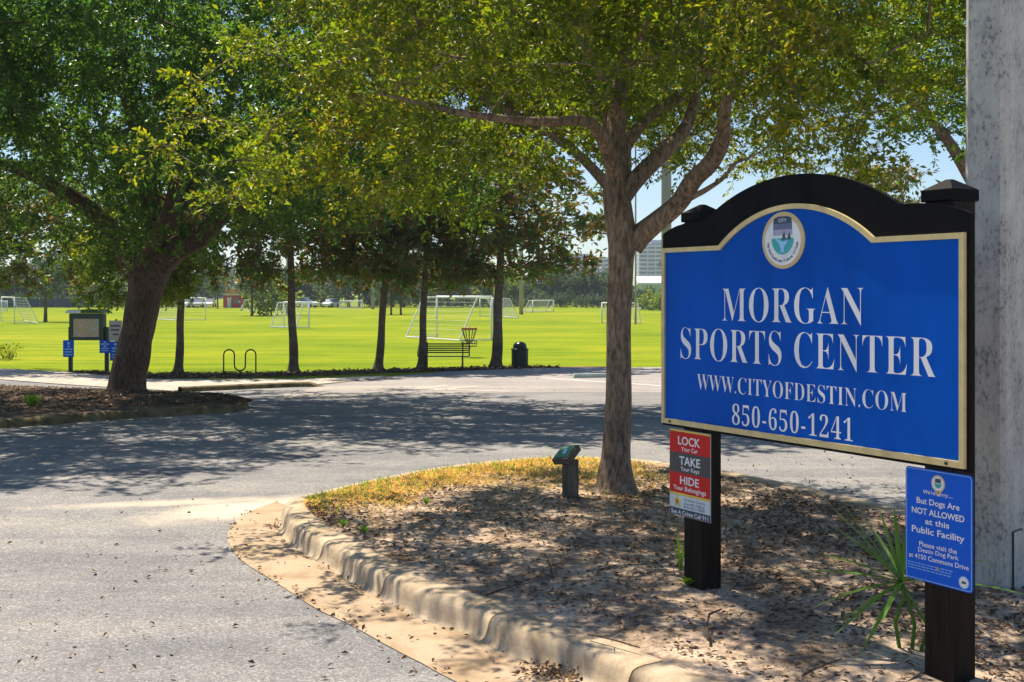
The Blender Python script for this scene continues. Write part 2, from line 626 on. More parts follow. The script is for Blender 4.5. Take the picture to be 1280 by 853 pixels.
def letters(parent, m, *a, **k):
    """a line of print split into one object per letter"""
    me = text_mesh(*a, **k)
    n = len(me.vertices)
    lab = list(range(n))

    def find(i):
        while lab[i] != i:
            lab[i] = lab[lab[i]]
            i = lab[i]
        return i
    for p in me.polygons:
        v = list(p.vertices)
        for q in v[1:]:
            lab[find(q)] = find(v[0])
    groups = {}
    for p in me.polygons:
        groups.setdefault(find(p.vertices[0]), []).append(tuple(p.vertices))
    co = [tuple(v.co) for v in me.vertices]
    for fs in sorted(groups.values(), key=lambda f: min(co[i][0] for q in f for i in q)):
        ids = sorted({i for q in fs for i in q})
        mp = {i: j for j, i in enumerate(ids)}
        lm = bpy.data.meshes.new('letter')
        lm.from_pydata([co[i] for i in ids], [], [tuple(mp[i] for i in q) for q in fs])
        link('letter', lm, m, parent)
    bpy.data.meshes.remove(me)


def text(name, parent, m, *a, **k):
    return link(name, text_mesh(*a, **k), m, parent)


# ------------------------------------------------------------------ curves and sheets
def catmull(pts, per=8):
    pts = [Vector(p) for p in pts]
    out = []
    P = [pts[0] * 2 - pts[1]] + pts + [pts[-1] * 2 - pts[-2]]
    for i in range(1, len(P) - 2):
        for k in range(per):
            t = k / per
            a, b, c, d = P[i - 1], P[i], P[i + 1], P[i + 2]
            out.append(.5 * ((2 * b) + (c - a) * t + (2 * a - 5 * b + 4 * c - d) * t * t + (3 * b - a - 3 * c + d) * t ** 3))
    out.append(pts[-1])
    return out


def resample(pts, n):
    p = np.array([[q[0], q[1]] for q in pts], float)
    s = np.r_[0, np.cumsum(np.hypot(*(np.diff(p, axis=0).T)))]
    t = np.linspace(0, s[-1], n)
    return np.c_[np.interp(t, s, p[:, 0]), np.interp(t, s, p[:, 1])]


def loft(name, A, B, m, off=0.0, n=60, k=6, zf=None, kind='structure', parent=None):
    a, b = resample(A, n), resample(B, n)
    v = []
    for i in range(n):
        for j in range(k + 1):
            s = j / k
            x, y = a[i] * (1 - s) + b[i] * s
            z = float(gz(y)) + off if zf is None else zf(x, y, i / (n - 1), s)
            v.append((x, y, z))
    f = [(i * (k + 1) + j, (i + 1) * (k + 1) + j, (i + 1) * (k + 1) + j + 1, i * (k + 1) + j + 1) for i in range(n - 1) for j in range(k)]
    me = np_mesh(name, v, f)
    bm = bmesh.new()
    bm.from_mesh(me)
    bmesh.ops.recalc_face_normals(bm, faces=bm.faces)
    up = sum(fc.normal.z for fc in bm.faces)
    if up < 0:
        bmesh.ops.reverse_faces(bm, faces=bm.faces)
    bm.to_mesh(me)
    bm.free()
    me.polygons.foreach_set('use_smooth', [True] * len(me.polygons))
    o = link(name, me, m, parent)
    if kind:
        o['kind'] = kind
    return o


def grid(name, xs, ys, m, off):
    v = [(x, y, float(gz(y)) + off) for y in ys for x in xs]
    nx = len(xs)
    f = [(j * nx + i, j * nx + i + 1, (j + 1) * nx + i + 1, (j + 1) * nx + i) for j in range(len(ys) - 1) for i in range(nx - 1)]
    o = link(name, np_mesh(name, v, f), m)
    o['kind'] = 'structure'
    return o


# ================================================================== THE SETTING
grid('grass_field', [-1500, -200, -60, -20, 20, 60, 200, 1500], [-80, 0, 9] + list(range(10, 42, 2)) + [60, 100, 160, 230, 400, 1000, 2500], M['field'], -.03)

UP = [(-80, 30.5)] + [tuple(at(*p))[:2] for p in ((-60, 473.5), (0, 474), (90, 481), (225, 489.5), (300, 484), (400, 480), (480, 471), (560, 464.5), (660, 460.5), (828, 459))] + [(9, 44.2), (80, 45)]
loft('road', [(x, -20) for x in (-80, -40, -15, -10, -5, 0, 5, 10, 40, 80)], UP, M['road'], 0.0, n=90, k=40)
LT = [tuple(at(*p))[:2] for p in ((404, 482), (480, 472), (560, 465), (660, 461), (828, 459.3))] + [(9, 43.9), (30, 44.2)]
LB = [tuple(at(*p))[:2] for p in ((330, 499), (420, 497), (480, 494), (560, 492), (660, 491), (828, 491))] + [(9, 30.3), (30, 30.3)]
loft('parking_lot', LT, LB, M['lot'], .005, n=60, k=8)
loft('footpath', [tuple(at(*p))[:2] for p in ((-60, 461), (0, 461.5), (86, 466), (184, 474.5), (262, 475), (375, 474.5), (440, 472.5), (480, 470.5))],
     [tuple(at(*p))[:2] for p in ((-60, 474.5), (0, 475), (90, 482), (225, 490), (300, 485.5), (400, 481), (440, 477), (482, 472.5))], M['path'], .02, n=60, k=4)
loft('mulch_bed', [tuple(at(*p))[:2] for p in ((92, 464.5), (180, 466.5), (300, 466.5), (400, 464), (500, 461), (600, 459), (700, 458), (760, 457.6))],
     [tuple(at(*p))[:2] for p in ((92, 466), (184, 472.5), (300, 471), (400, 468.5), (500, 464.8), (600, 461.5), (700, 459.6), (760, 458.6))], M['mulch'], -.012, n=60, k=3)
# worn kerb along the drive edge of the path
KE = [at(*p) for p in ((228, 490.5), (270, 488.5), (330, 485.8), (375, 484), (404, 484))]
mb = MB()
kc = catmull(KE, 6)
prof = [(0, 0), (.02, .10), (.08, .13), (.22, .13), (.26, 0)]
for i, p in enumerate(kc):
    a, c = kc[max(0, i - 1)], kc[min(len(kc) - 1, i + 1)]
    t = (c - a).normalized()
    nrm = Vector((-t.y, t.x, 0))
    mb.v += [tuple(p + nrm * o + Vector((0, 0, h * min(1, (len(kc) - 1 - i) / 4)))) for o, h in prof]
L = len(prof)
mb.f += [(i * L + j, (i + 1) * L + j, (i + 1) * L + j + 1, i * L + j + 1) for i in range(len(kc) - 1) for j in range(L - 1)]
tag(mb.build('path_kerb', M['oldkerb'], smooth=True), kind='structure')

# painted lines of the car park
def line(name, a, b, wid, m):
    a, b = at(*a), at(*b)
    t = (b - a).normalized()
    nrm = Vector((-t.y, t.x, 0)) * wid / 2
    loft(name, [a - nrm, b - nrm], [a + nrm, b + nrm], m, .010, n=12, k=1)


line('parking_line', (676, 472.6), (835, 483.2), .14, M['paintline'])
line('parking_line', (520, 486), (640, 490), .3, M['faintline'])
line('parking_line', (500, 489), (560, 482), .3, M['faintline'])
line('parking_line', (545, 488), (600, 483), .3, M['faintline'])
line('parking_line', (690, 485), (760, 486.5), .12, M['faintline'])

# ---- right-hand island: kerb, gutter, sand
foot_px = [(722, 852), (665, 832), (635, 823), (582, 795), (529, 777), (493, 760), (450, 738), (422, 720), (383, 696), (360, 681), (349, 668), (347, 656)]
foot_near = [at(px, py, 0) for px, py in foot_px][::-1]
foot_near += [Vector((1.05, 5.72, 0)), Vector((2.0, 4.25, 0)), Vector((4.0, 1.15, 0)), Vector((6, -2, 0)), Vector((8, -5, 0))]
foot_back = [Vector(p) for p in ((-2.28, 11.9, 0), (-1.95, 12.6, 0), (-1.25, 13.75, 0), (-.5, 14.55, 0), (.3, 15.0, 0), (1.1, 15.05, 0), (1.9, 14.6, 0), (2.7, 13.6, 0), (3.65, 11.7, 0), (5.2, 8.6, 0), (7, 5.2, 0), (9, 1.4, 0), (12, -4.5, 0))]
foot = catmull(foot_back[::-1] + foot_near, 10)
fp = np.array([[p.x, p.y] for p in foot])
seg = np.r_[0, np.cumsum(np.hypot(*(np.diff(fp, axis=0).T)))]
TOT = seg[-1]


def foot_at(s):
    x = np.interp(s, seg, fp[:, 0])
    y = np.interp(s, seg, fp[:, 1])
    e = .04
    tx = np.interp(s + e, seg, fp[:, 0]) - np.interp(s - e, seg, fp[:, 0])
    ty = np.interp(s + e, seg, fp[:, 1]) - np.interp(s - e, seg, fp[:, 1])
    l = math.hypot(tx, ty)
    # travelling from the far back end round the tip towards the viewer the island lies on the left
    return Vector((x, y, 0)), Vector((-ty / l, tx / l, 0))


kerb = bpy.data.objects.new('kerb', None)
COL.objects.link(kerb)
kerb['kind'] = 'structure'
KP = [(-.004, -.02), (0.0, .006), (.022, .012), (.040, .032), (.054, .075), (.066, .12), (.086, .15), (.12, .165), (.17, .17), (.30, .172), (.315, .165), (.315, 0)]
STEP = 1.35
ss = 0.0
idx = 0
while ss < TOT - .2:
    L0, L1 = ss + .007, min(ss + STEP, TOT) - .007
    n = 12
    v = []
    for i in range(n + 1):
        s_ = L0 + (L1 - L0) * i / n
        p, nr = foot_at(s_)
        edge = .006 if i in (0, n) else 0
        wob = .003 * math.sin(s_ * 5.1) + .002 * math.sin(s_ * 11.7 + 1)
        v += [tuple(p + nr * (o + edge + wob * (h > .03)) + Vector((0, 0, h - edge * (h > .05)))) for o, h in KP]
    kk = len(KP)
    f = [(i * kk + j, i * kk + j + 1, (i + 1) * kk + j + 1, (i + 1) * kk + j) for i in range(n) for j in range(kk - 1)]
    me = bpy.data.meshes.new('kerb_segment')
    me.from_pydata(v, [], f + [tuple(range(kk)), tuple(n * kk + j for j in range(kk - 1, -1, -1))])
    me.polygons.foreach_set('use_smooth', [len(p.vertices) == 4 for p in me.polygons])
    link('kerb_segment', me, M['kerb'], kerb)
    ss += STEP
    idx += 1

out_px = [(561, 849), (529, 831), (493, 813), (436, 781), (397, 763), (369, 745), (337, 724), (308, 706), (291, 689), (284, 671), (294, 653), (315, 639), (345, 628)]
gut_out = [at(px, py, 0) for px, py in out_px][::-1] + [Vector((.3, 5.9, 0)), Vector((1.5, 3.9, 0)), Vector((3.4, 1.0, 0)), Vector((7.4, -5.3, 0))]
gut_in = [Vector((-2.15, 12.2, 0)), Vector((-2.28, 11.9, 0))] + foot_near
loft('gutter', catmull(gut_out, 6), catmull(gut_in, 6), M['gutter'], 0, n=90, k=4,
     zf=lambda x, y, t, s: .006 + .004 * s - .012 * (1 - (2 * s - 1) ** 2) * (s > .25) + (.012 * (1 - (2 * s - 1) ** 2) * (s > .25)))

inn = []
for i in range(241):
    s_ = TOT * i / 240
    p, nr = foot_at(s_)
    inn.append((s_, p + nr * .305))
tip_s = seg[len(catmull(foot_back[::-1] + foot_near[:1], 10)) - 1]
IN_NEAR = [q for s_, q in inn if s_ >= tip_s]
IN_BACK = [q for s_, q in inn if s_ <= tip_s][::-1]
IA, IB = resample(IN_NEAR, 120), resample(IN_BACK, 120)


def lump(x, y):
    return .012 * math.sin(x * 3.1 + 1.3 * math.sin(y * 2.2)) + .01 * math.sin(y * 4.3 + x * 1.7) + .006 * math.sin(x * 9.7 + y * 7.1)


def island_z(x, y, t, s):
    e = math.sin(math.pi * s)
    dip = .05 * math.exp(-((x - 2.35) ** 2 + (y - 6.3) ** 2) / .5) * min(1, 3 * e)
    return .164 - dip + (.032 * e + lump(x, y) * min(1, 3 * e)) * min(1, t * 6 + .2)


def island_pt(t, s):
    i = t * 119
    a = np.array([np.interp(i, np.arange(120), IA[:, 0]), np.interp(i, np.arange(120), IA[:, 1])])
    b = np.array([np.interp(i, np.arange(120), IB[:, 0]), np.interp(i, np.arange(120), IB[:, 1])])
    p = a * (1 - s) + b * s
    return Vector((p[0], p[1], island_z(p[0], p[1], t, s)))


loft('island_ground', IN_NEAR, IN_BACK, M['sand'], 0, n=120, k=40, zf=island_z)

# ---- left-hand island
LN = [at(px, py, float(gz(24))) for px, py in ((-160, 548), (-60, 545), (0, 541), (100, 531), (200, 522), (280, 516), (305, 512))]
LBk = [at(px, py, float(gz(29)) + .1) for px, py in ((-160, 474), (-60, 477), (0, 480), (100, 485.5), (200, 491), (270, 496), (303, 504))]
tipL = (LN[-1] + LBk[-1]) / 2 + Vector((.12, 0, 0))
LNc, LBc = catmull(LN + [tipL], 6), catmull(LBk + [tipL], 6)


def lisl_z(x, y, t, s):
    e = min(1, 4 * (1 - t) + .1)
    return float(gz(y)) + .13 + (.08 * math.sin(math.pi * s) + lump(x * .8, y * .8) * 1.5 * math.sin(math.pi * s)) * e


loft('bed_ground', [p + Vector((0, .2, 0)) for p in LNc], [p - Vector((0, .08, 0)) for p in LBc], M['mulch'], 0, n=90, k=16, zf=lisl_z)
mb = MB()
kc = LNc + [tipL] + LBc[::-1][1:14]
kc = [Vector((p.x, p.y, 0)) for p in kc]
n0 = len(mb.v)
prof = [(-.02, -.02), (0, .05), (.03, .12), (.08, .145), (.2, .145), (.24, .1), (.24, 0)]
Lp = len(prof)
for i, p in enumerate(kc):
    a, c = kc[max(0, i - 1)], kc[min(len(kc) - 1, i + 1)]
    t = (c - a).normalized()
    nrm = Vector((-t.y, t.x, 0))
    mb.v += [tuple(p + nrm * o + Vector((0, 0, h + float(gz(p.y))))) for o, h in prof]
mb.f += [(i * Lp + j, i * Lp + j + 1, (i + 1) * Lp + j + 1, (i + 1) * Lp + j) for i in range(len(kc) - 1) for j in range(Lp - 1)]
tag(mb.build('bed_kerb', M['oldkerb'], smooth=True), kind='structure')


# ================================================================== TREES
def leaf_mesh(name, centres, dirs, normals, ln, wd, fold=.25):
    """one folded diamond per leaf; centres (N,3) are the stalk ends"""
    N = len(centres)
    d = dirs / np.linalg.norm(dirs, axis=1, keepdims=True)
    nn = normals - d * (normals * d).sum(1, keepdims=True)
    nn /= np.linalg.norm(nn, axis=1, keepdims=True) + 1e-9
    sd_ = np.cross(d, nn)
    ln = np.asarray(ln).reshape(-1, 1) * np.ones((N, 1))
    wd = np.asarray(wd).reshape(-1, 1) * np.ones((N, 1))
    v = np.empty((N, 4, 3))
    v[:, 0] = centres
    v[:, 1] = centres + d * ln * .5 + sd_ * wd * .5 + nn * wd * fold
    v[:, 2] = centres + d * ln
    v[:, 3] = centres + d * ln * .5 - sd_ * wd * .5 + nn * wd * fold
    f = np.arange(N * 4).reshape(N, 4)
    tri = np.concatenate([f[:, [0, 1, 2]], f[:, [0, 2, 3]]], 0)
    return np_mesh(name, v.reshape(-1, 3), tri)


def unit(r, n):
    a = r.normal(size=(n, 3))
    return a / np.linalg.norm(a, axis=1, keepdims=True)


def foliage(r, clusters, rad, per, ln, wd, ntw=9, droop=.12, flat=.7, upbias=1.0, full=False):
    """leaves set along twigs that radiate from each cluster centre"""
    K = len(clusters)
    tw = unit(r, K * ntw).reshape(K, ntw, 3)
    tw[:, :, 2] *= flat
    N = K * per
    ci = np.repeat(np.arange(K), per)
    ti = r.integers(0, ntw, N)
    d = tw[ci, ti]
    t = r.random(N) ** .7
    rr = rad * r.uniform(.7, 1.25, K)[ci]
    c = clusters[ci] + d * (t * rr)[:, None]
    c[:, 2] -= droop * t * t * rr
    c += r.normal(size=(N, 3)) * .03 * rad
    ld = d * .8 + unit(r, N) * .9
    ld[:, 2] -= .15
    nm = unit(r, N) + np.array([0, 0, upbias])
    s = r.uniform(.5, 1.35, N)
    if full:
        return c, ld, nm, ln * s, wd * s, tw, rad * np.ones(K)
    return c, ld, nm, ln * s, wd * s


def envelope(r, n, centre, radii, zmin, lump_scale=.55, cut=.42, hollow=None, power=2.4, extra=None):
    """cluster centres inside a lumpy ellipsoid: more of them near its skin, holes where a slow noise is low"""
    out = []
    ph = r.uniform(0, 6.28, (4, 3))
    fr = r.normal(size=(4, 3)) * lump_scale
    centre, radii = np.array(centre, float), np.array(radii, float)
    while len(out) < n:
        u = unit(r, 1)[0]
        q = u * r.random() ** (1 / power)
        p = centre + q * radii
        nz = sum(math.sin(float(fr[i] @ p) * 2 + ph[i, 0]) for i in range(4)) / 4
        sil = 1 + .22 * nz
        if np.linalg.norm(q) > .82 * sil:
            continue
        if p[2] < (zmin(p) if callable(zmin) else zmin):
            continue
        nz2 = sum(math.sin(float(fr[i] @ p) * 5 + ph[i, 1]) for i in range(4)) / 4
        if nz2 < -cut and r.random() < .85:
            continue
        if hollow and hollow(p):
            continue
        if extra and not extra(p):
            continue
        out.append(p)
    return np.array(out)


def grow(r, stems, clusters, zlow, twig=.006, step=.4, sag=.08, pipe=2.35):
    """stems: list of [(pos, radius), ...]; joins every cluster to the nearest wood and returns thin-branch tubes"""
    P, par, own, fixed = [], [], [], []
    for st in stems:
        prev = -1
        for (p, rad_) in st:
            P.append(np.array(p, float))
            fixed.append(rad_)
            prev = len(P) - 1
    base_n = len(P)
    ok = np.array([p[2] > zlow for p in P] + [])
    arr = np.zeros((base_n + len(clusters) * 40, 3))
    arr[:base_n] = P
    allow = np.zeros(len(arr), bool)
    allow[:base_n] = ok
    cnt = base_n
    chains = []
    parent = -np.ones(len(arr), int)
    dmin = np.array([np.min(np.linalg.norm(arr[:base_n][ok] - c, axis=1)) for c in clusters])
    for ci in np.argsort(dmin):
        c = clusters[ci]
        dv = np.linalg.norm(arr[:cnt] - c, axis=1) + 50 * (~allow[:cnt]) + .5 * np.maximum(0, arr[:cnt, 2] - c[2])
        a = int(np.argmin(dv))
        p0 = arr[a]
        Ld = np.linalg.norm(c - p0)
        k = int(min(38, max(2, math.ceil(Ld / step))))
        mid = (p0 + c) / 2 + r.normal(size=3) * .10 * Ld + np.array([0, 0, sag * Ld])
        ch = [a]
        for i in range(1, k + 1):
            t = i / k
            q = (1 - t) ** 2 * p0 + 2 * t * (1 - t) * mid + t * t * c + r.normal(size=3) * .02 * min(Ld, 1.5)
            arr[cnt] = q
            parent[cnt] = ch[-1]
            allow[cnt] = True
            ch.append(cnt)
            cnt += 1
        chains.append(ch)
    acc = np.zeros(cnt)
    for i in range(cnt - 1, base_n - 1, -1):
        acc[i] = max(acc[i], twig ** pipe)
        if parent[i] >= 0:
            acc[parent[i]] += acc[i]
    rad_ = acc ** (1 / pipe)
    mb = MB()
    for ch in chains:
        pts = [arr[i] for i in ch]
        rd = [rad_[ch[1]]] + [rad_[i] for i in ch[1:]]
        rd[-1] = twig * .6
        lim = fixed[ch[0]] * .8 if ch[0] < base_n else 9
        rd = [min(x, lim) for x in rd]
        mb.tube(pts, rd, 7 if rd[0] > .03 else (5 if rd[0] > .012 else 3), caps=False)
    return mb


def stemline(pts, n=10):
    """[(x,y,z,r)...] smoothed"""
    out = []
    P = [np.array(pts[0]) * 2 - np.array(pts[1])] + [np.array(p, float) for p in pts] + [np.array(pts[-1]) * 2 - np.array(pts[-2])]
    for i in range(1, len(P) - 2):
        for k in range(n):
            t = k / n
            a, b, c, d = P[i - 1], P[i], P[i + 1], P[i + 2]
            q = .5 * ((2 * b) + (c - a) * t + (2 * a - 5 * b + 4 * c - d) * t * t + (3 * b - a - 3 * c + d) * t ** 3)
            out.append((q[:3], max(q[3], .004)))
    out.append((np.array(pts[-1][:3]), pts[-1][3]))
    return out


def rough_tube(mb, st, n, r, amp=.06):
    b = len(mb.v)
    mb.tube([p for p, _ in st], [q for _, q in st], n)
    for i in range(b, len(mb.v)):
        p = Vector(mb.v[i])
        c = Vector(st[(i - b) // n][0])
        a = (i - b) % n
        h = st[(i - b) // n][0][2]
        k = 1 + amp * math.sin(a * 2.4 + h * 2.1) + amp * .7 * math.sin(a * 5.1 - h * 5.3)
        mb.v[i] = tuple(c + (p - c) * k)


def make_tree(name, label, cat, group, base, trunk, limbs, clusters, leaf, wood, seed, per, rad, ln, wd, zlow, twig=.006, ntw=9, upbias=1.0, droop=.12, step=.4, sides=16, twigs=False):
    r = np.random.default_rng(seed)
    root = empty(name, base, label, cat, group)
    B = np.array(base)
    ts = stemline(trunk)
    stems = [ts]
    mb = MB()
    rough_tube(mb, [(p - B, q) for p, q in ts], sides, r)
    mb.build('trunk', wood, root, smooth=True)
    for lm in limbs:
        st = stemline(lm, 6)
        stems.append(st)
        mb = MB()
        rough_tube(mb, [(p - B, q) for p, q in st], 10, r, .05)
        mb.build('limb', wood, root, smooth=True)
    g = grow(r, stems, clusters, zlow, twig, step)
    g.v = [tuple(np.array(p) - B) for p in g.v]
    g.build('branchwork', wood, root, smooth=True)['kind'] = 'stuff'
    c, ld, nm, l_, w_, tw, rr = foliage(r, clusters, rad, per, ln, wd, ntw, droop=droop, upbias=upbias, full=True)
    if twigs:
        e1 = np.repeat(clusters[:, None, :], tw.shape[1], 1).reshape(-1, 3) - B
        e2 = e1 + (tw * rr[:, None, None]).reshape(-1, 3) * .95
        e2[:, 2] -= droop * np.repeat(rr, tw.shape[1]) * .9
        v = np.concatenate([np.stack([e1 + o * .0035 for o in np.eye(3)], 1), np.stack([e2 + o * .0015 for o in np.eye(3)], 1)], 1)
        k = np.arange(len(e1))[:, None] * 6
        f = np.concatenate([k + np.array([a]) for a in ((0, 1, 4, 3), (1, 2, 5, 4), (2, 0, 3, 5))], 0)
        link('twiglets', np_mesh('twiglets', v.reshape(-1, 3), f), wood, root)['kind'] = 'stuff'
    link('crown', leaf_mesh('crown', c - B, ld, nm, l_, w_), leaf, root)['kind'] = 'stuff'
    return root


def px_limb(pts):
    """limb given as (px, py, distance, radius)"""
    return [tuple(atd(a, b, d)) + (rr,) for a, b, d, rr in pts]


# ---- the oak on the island
D0 = 12.24
b0 = Vector((1.06, D0, .19))
trunk = [(1.06, D0, .10, .30)] + px_limb([(770, 606, D0, .205), (770, 590, D0, .172), (771, 560, D0, .138), (773, 480, D0, .126), (774, 400, D0, .124), (776, 330, D0, .132), (778, 298, D0, .152), (774, 268, D0, .150), (770, 240, D0, .135), (771, 214, D0 + .05, .115), (770, 178, D0 + .1, .10), (773, 126, D0 + .2, .085), (781, 70, D0 + .3, .07), (776, 0, D0 + .3, .05), (770, -90, D0 + .3, .03)])
limbs = [
    px_limb([(790, 305, D0, .13), (803, 292, D0 - .05, .115), (821, 277, D0 - .15, .105), (848, 254, D0 - .3, .10), (866, 226, D0 - .5, .092), (888, 204, D0 - .7, .085), (903, 175, D0 - .9, .07), (906, 142, D0 - 1.1, .055), (915, 110, D0 - 1.3, .045), (960, 60, D0 - 1.7, .035), (1010, 20, D0 - 2.0, .022)]),
    px_limb([(848, 254, D0 - .3, .045), (866, 246, D0 - .45, .032), (885, 236, D0 - .55, .026), (905, 222, D0 - .7, .020), (918, 205, D0 - .8, .016), (940, 196, D0 - .9, .010), (965, 180, D0 - 1, .005)]),
    px_limb([(776, 250, D0, .10), (786, 236, D0 - .02, .092), (800, 219, D0 - .02, .088), (829, 191, D0 + .1, .08), (854, 165, D0 + .2, .072), (867, 132, D0 + .4, .06), (872, 95, D0 + .6, .045), (900, 40, D0 + 1.0, .03)]),
    px_limb([(771, 200, D0 + .05, .08), (792, 168, D0 + .3, .07), (821, 139, D0 + .6, .065), (857, 116, D0 + .9, .06), (900, 80, D0 + 1.3, .05), (960, 50, D0 + 1.8, .035), (1030, 30, D0 + 2.2, .02)]),
    px_limb([(770, 225, D0, .09), (764, 200, D0 - .2, .075), (752, 172, D0 - .5, .065), (734, 152, D0 - .9, .055), (690, 152, D0 - 1.4, .045), (640, 150, D0 - 1.8, .037), (570, 140, D0 - 2.1, .03), (480, 118, D0 - 2.3, .015)]),
    px_limb([(771, 190, D0 + .1, .075), (758, 150, D0 + .3, .06), (742, 120, D0 + .5, .052), (724, 95, D0 + .8, .045), (670, 85, D0 + 1.3, .035), (600, 78, D0 + 1.9, .028), (525, 62, D0 + 2.4, .015)]),
    px_limb([(772, 150, D0 + .15, .07), (755, 100, D0 - .2, .05), (720, 40, D0 - .8, .035), (680, -20, D0 - 1.3, .02)]),
    px_limb([(776, 100, D0 + .2, .05), (800, 50, D0 - .5, .04), (830, -20, D0 - 1.2, .025)]),
]
r = np.random.default_rng(11)


def oak_low(p):
    dx, dy = p[0] - 1.06, p[1] - D0
    rr = math.hypot(dx, dy)
    lo = 3.0 + .03 * rr
    if dx > -.6 and rr < 3.2:
        lo = 3.75
    if dx > .3 and dy > -.5:
        lo = max(lo, 3.6)
    if dx > 1.7:
        lo = 3.22 if dx < 2.5 else 4.3
    return lo


def overkerb(p):
    s_ = -.84 * (p[0] + 2.1) - .54 * (p[1] - 10.3)
    return s_ > .5 or (s_ > -.3 and r.random() < .4)


def overtip(p):
    return math.hypot(p[0] + 3.4, p[1] - 13.0) < 1.9 and r.random() < .5


cl = envelope(r, 650, (.85, 12.1, 4.9), (5.4, 4.6, 3.7), oak_low, cut=.30,
              hollow=lambda p: math.hypot(p[0] - 1.06, p[1] - D0) < 1.2 and p[2] < 4.1 or (math.hypot(p[0] - 1.06, p[1] - D0) < 2.3 and p[2] < 4.7 and r.random() < .7) or p[2] > 7.6 or (p[1] < 11.6 and overkerb(p)) or overtip(p))
make_tree('oak_tree', 'slim oak with forked brown trunk on the sandy island beside the big blue sign', 'tree', 'trees round the car park', b0, trunk, limbs, cl, M['oak'], M['bark'], 21, 310, .50, .062, .029, 2.9, twig=.005, ntw=14, twigs=True)

# ---- oak whose trunk stands hidden straight behind the island oak
r = np.random.default_rng(12)
xb, yb = 2.24, 25.0
g0 = float(gz(yb))
cl = envelope(r, 430, (1.2, 24.6, 7.4), (7.0, 5.6, 4.2), 5.1, cut=.35, hollow=lambda p: p[2] > 10.2)
make_tree('oak_tree', 'oak behind the slim island oak, its trunk hidden by that trunk', 'tree', 'trees round the car park', (xb, yb, g0),
          [(xb, yb, g0 - .1, .25), (xb, yb, g0 + .3, .215), (xb, yb, g0 + 1.5, .2), (xb, yb, g0 + 3.6, .19), (xb + .1, yb, g0 + 5.5, .15), (xb, yb, g0 + 8.5, .06)],
          [[(xb, yb, 4.2, .13), (xb - 1.2, yb - .4, 5.3, .1), (xb - 3.2, yb - 1, 6.3, .06), (xb - 5, yb - 1.2, 7, .03)], [(xb, yb, 4.3, .12), (xb + 1.2, yb - .6, 5.5, .09), (xb + 3, yb - 1.4, 6.6, .04)]],
          cl, M['oak'], M['bark'], 22, 420, .72, .095, .048, 3.6, twig=.007)

# ---- the big leaning oak on the left bed
DL = 28.6
gl = float(gz(DL)) + .15
bl = atd(159, 493, DL)
bl.z = gl
trunk = [(bl.x, DL, gl - .2, .62)] + px_limb([(159, 488, DL, .47), (161, 470, DL, .42), (167, 440, DL, .385), (175, 400, DL, .375), (181, 365, DL, .40), (187, 335, DL, .47), (192, 312, DL, .36), (190, 270, DL, .24), (180, 200, DL + .3, .2), (160, 120, DL + .5, .17), (143, 60, DL + .6, .15), (128, 0, DL + .6, .12), (110, -100, DL + .6, .06)])
limbs = [
    px_limb([(172, 340, DL, .32), (150, 300, DL - .3, .25), (120, 268, DL - .7, .21), (80, 240, DL - 1.2, .17), (30, 215, DL - 1.8, .13), (-40, 190, DL - 2.2, .08)]),
    px_limb([(200, 330, DL, .34), (222, 310, DL - .4, .3), (250, 296, DL - .9, .25), (278, 270, DL - 1.5, .2), (320, 235, DL - 2.4, .16), (380, 200, DL - 3.4, .11), (450, 170, DL - 4.2, .06)]),
    px_limb([(196, 318, DL, .3), (214, 280, DL + .4, .24), (240, 230, DL + .9, .19), (268, 170, DL + 1.5, .14), (300, 90, DL + 2, .09), (330, 0, DL + 2.4, .05)]),
    px_limb([(188, 318, DL, .24), (200, 290, DL - 1, .2), (215, 255, DL - 2.2, .16), (225, 200, DL - 3.6, .12), (240, 140, DL - 5, .07)]),
]
r = np.random.default_rng(13)
cl = envelope(r, 700, (-8.2, 26.6, 7.2), (10.6, 9.4, 5.6), lambda p: 3.9 if p[0] > -7 else 3.35, cut=.40, hollow=lambda p: p[2] > 11.3 or p[0] < -18 or (math.hypot(p[0] - bl.x, p[1] - DL) < 1.8 and p[2] < 4.3) or (p[2] < 4.6 and p[1] > 30))
make_tree('oak_tree', 'big leaning oak with thick dark trunk on the mulched left bed', 'tree', 'trees round the car park', tuple(bl), trunk, limbs, cl, M['oak2'], M['bark2'], 23, 400, .95, .11, .054, 3.0, twig=.010, ntw=12, step=.6, sides=20)

# ---- oak left of the picture whose branches hang into the upper left corner
r = np.random.default_rng(14)
xb, yb = -13.6, 19.0
g0 = float(gz(yb))
cl = envelope(r, 420, (-11.6, 18.4, 7.2), (7.0, 5.0, 4.0), 4.4, cut=.4, hollow=lambda p: p[2] > 9.8 or p[0] < -17.5)
make_tree('oak_tree', 'oak outside the left edge whose dark branches fill the upper left corner', 'tree', 'trees round the car park', (xb, yb, g0),
          [(xb, yb, g0 - .1, .4), (xb, yb, g0 + .5, .28), (xb + .2, yb, g0 + 3, .24), (xb + .3, yb, g0 + 5.5, .16), (xb + .3, yb, g0 + 8.5, .07)],
          [[(xb + .2, yb, 3.4, .16), (xb + 1.8, yb - .5, 4.9, .13), (xb + 3.8, yb - .8, 6, .08), (xb + 5.5, yb - 1, 6.5, .04)], [(xb + .2, yb, 4, .14), (xb + 1.3, yb + 1, 5.8, .1), (xb + 2.6, yb + 2, 7.2, .05)]],
          cl, M['oak2'], M['bark2'], 24, 300, .78, .10, .046, 3.6, twig=.007)

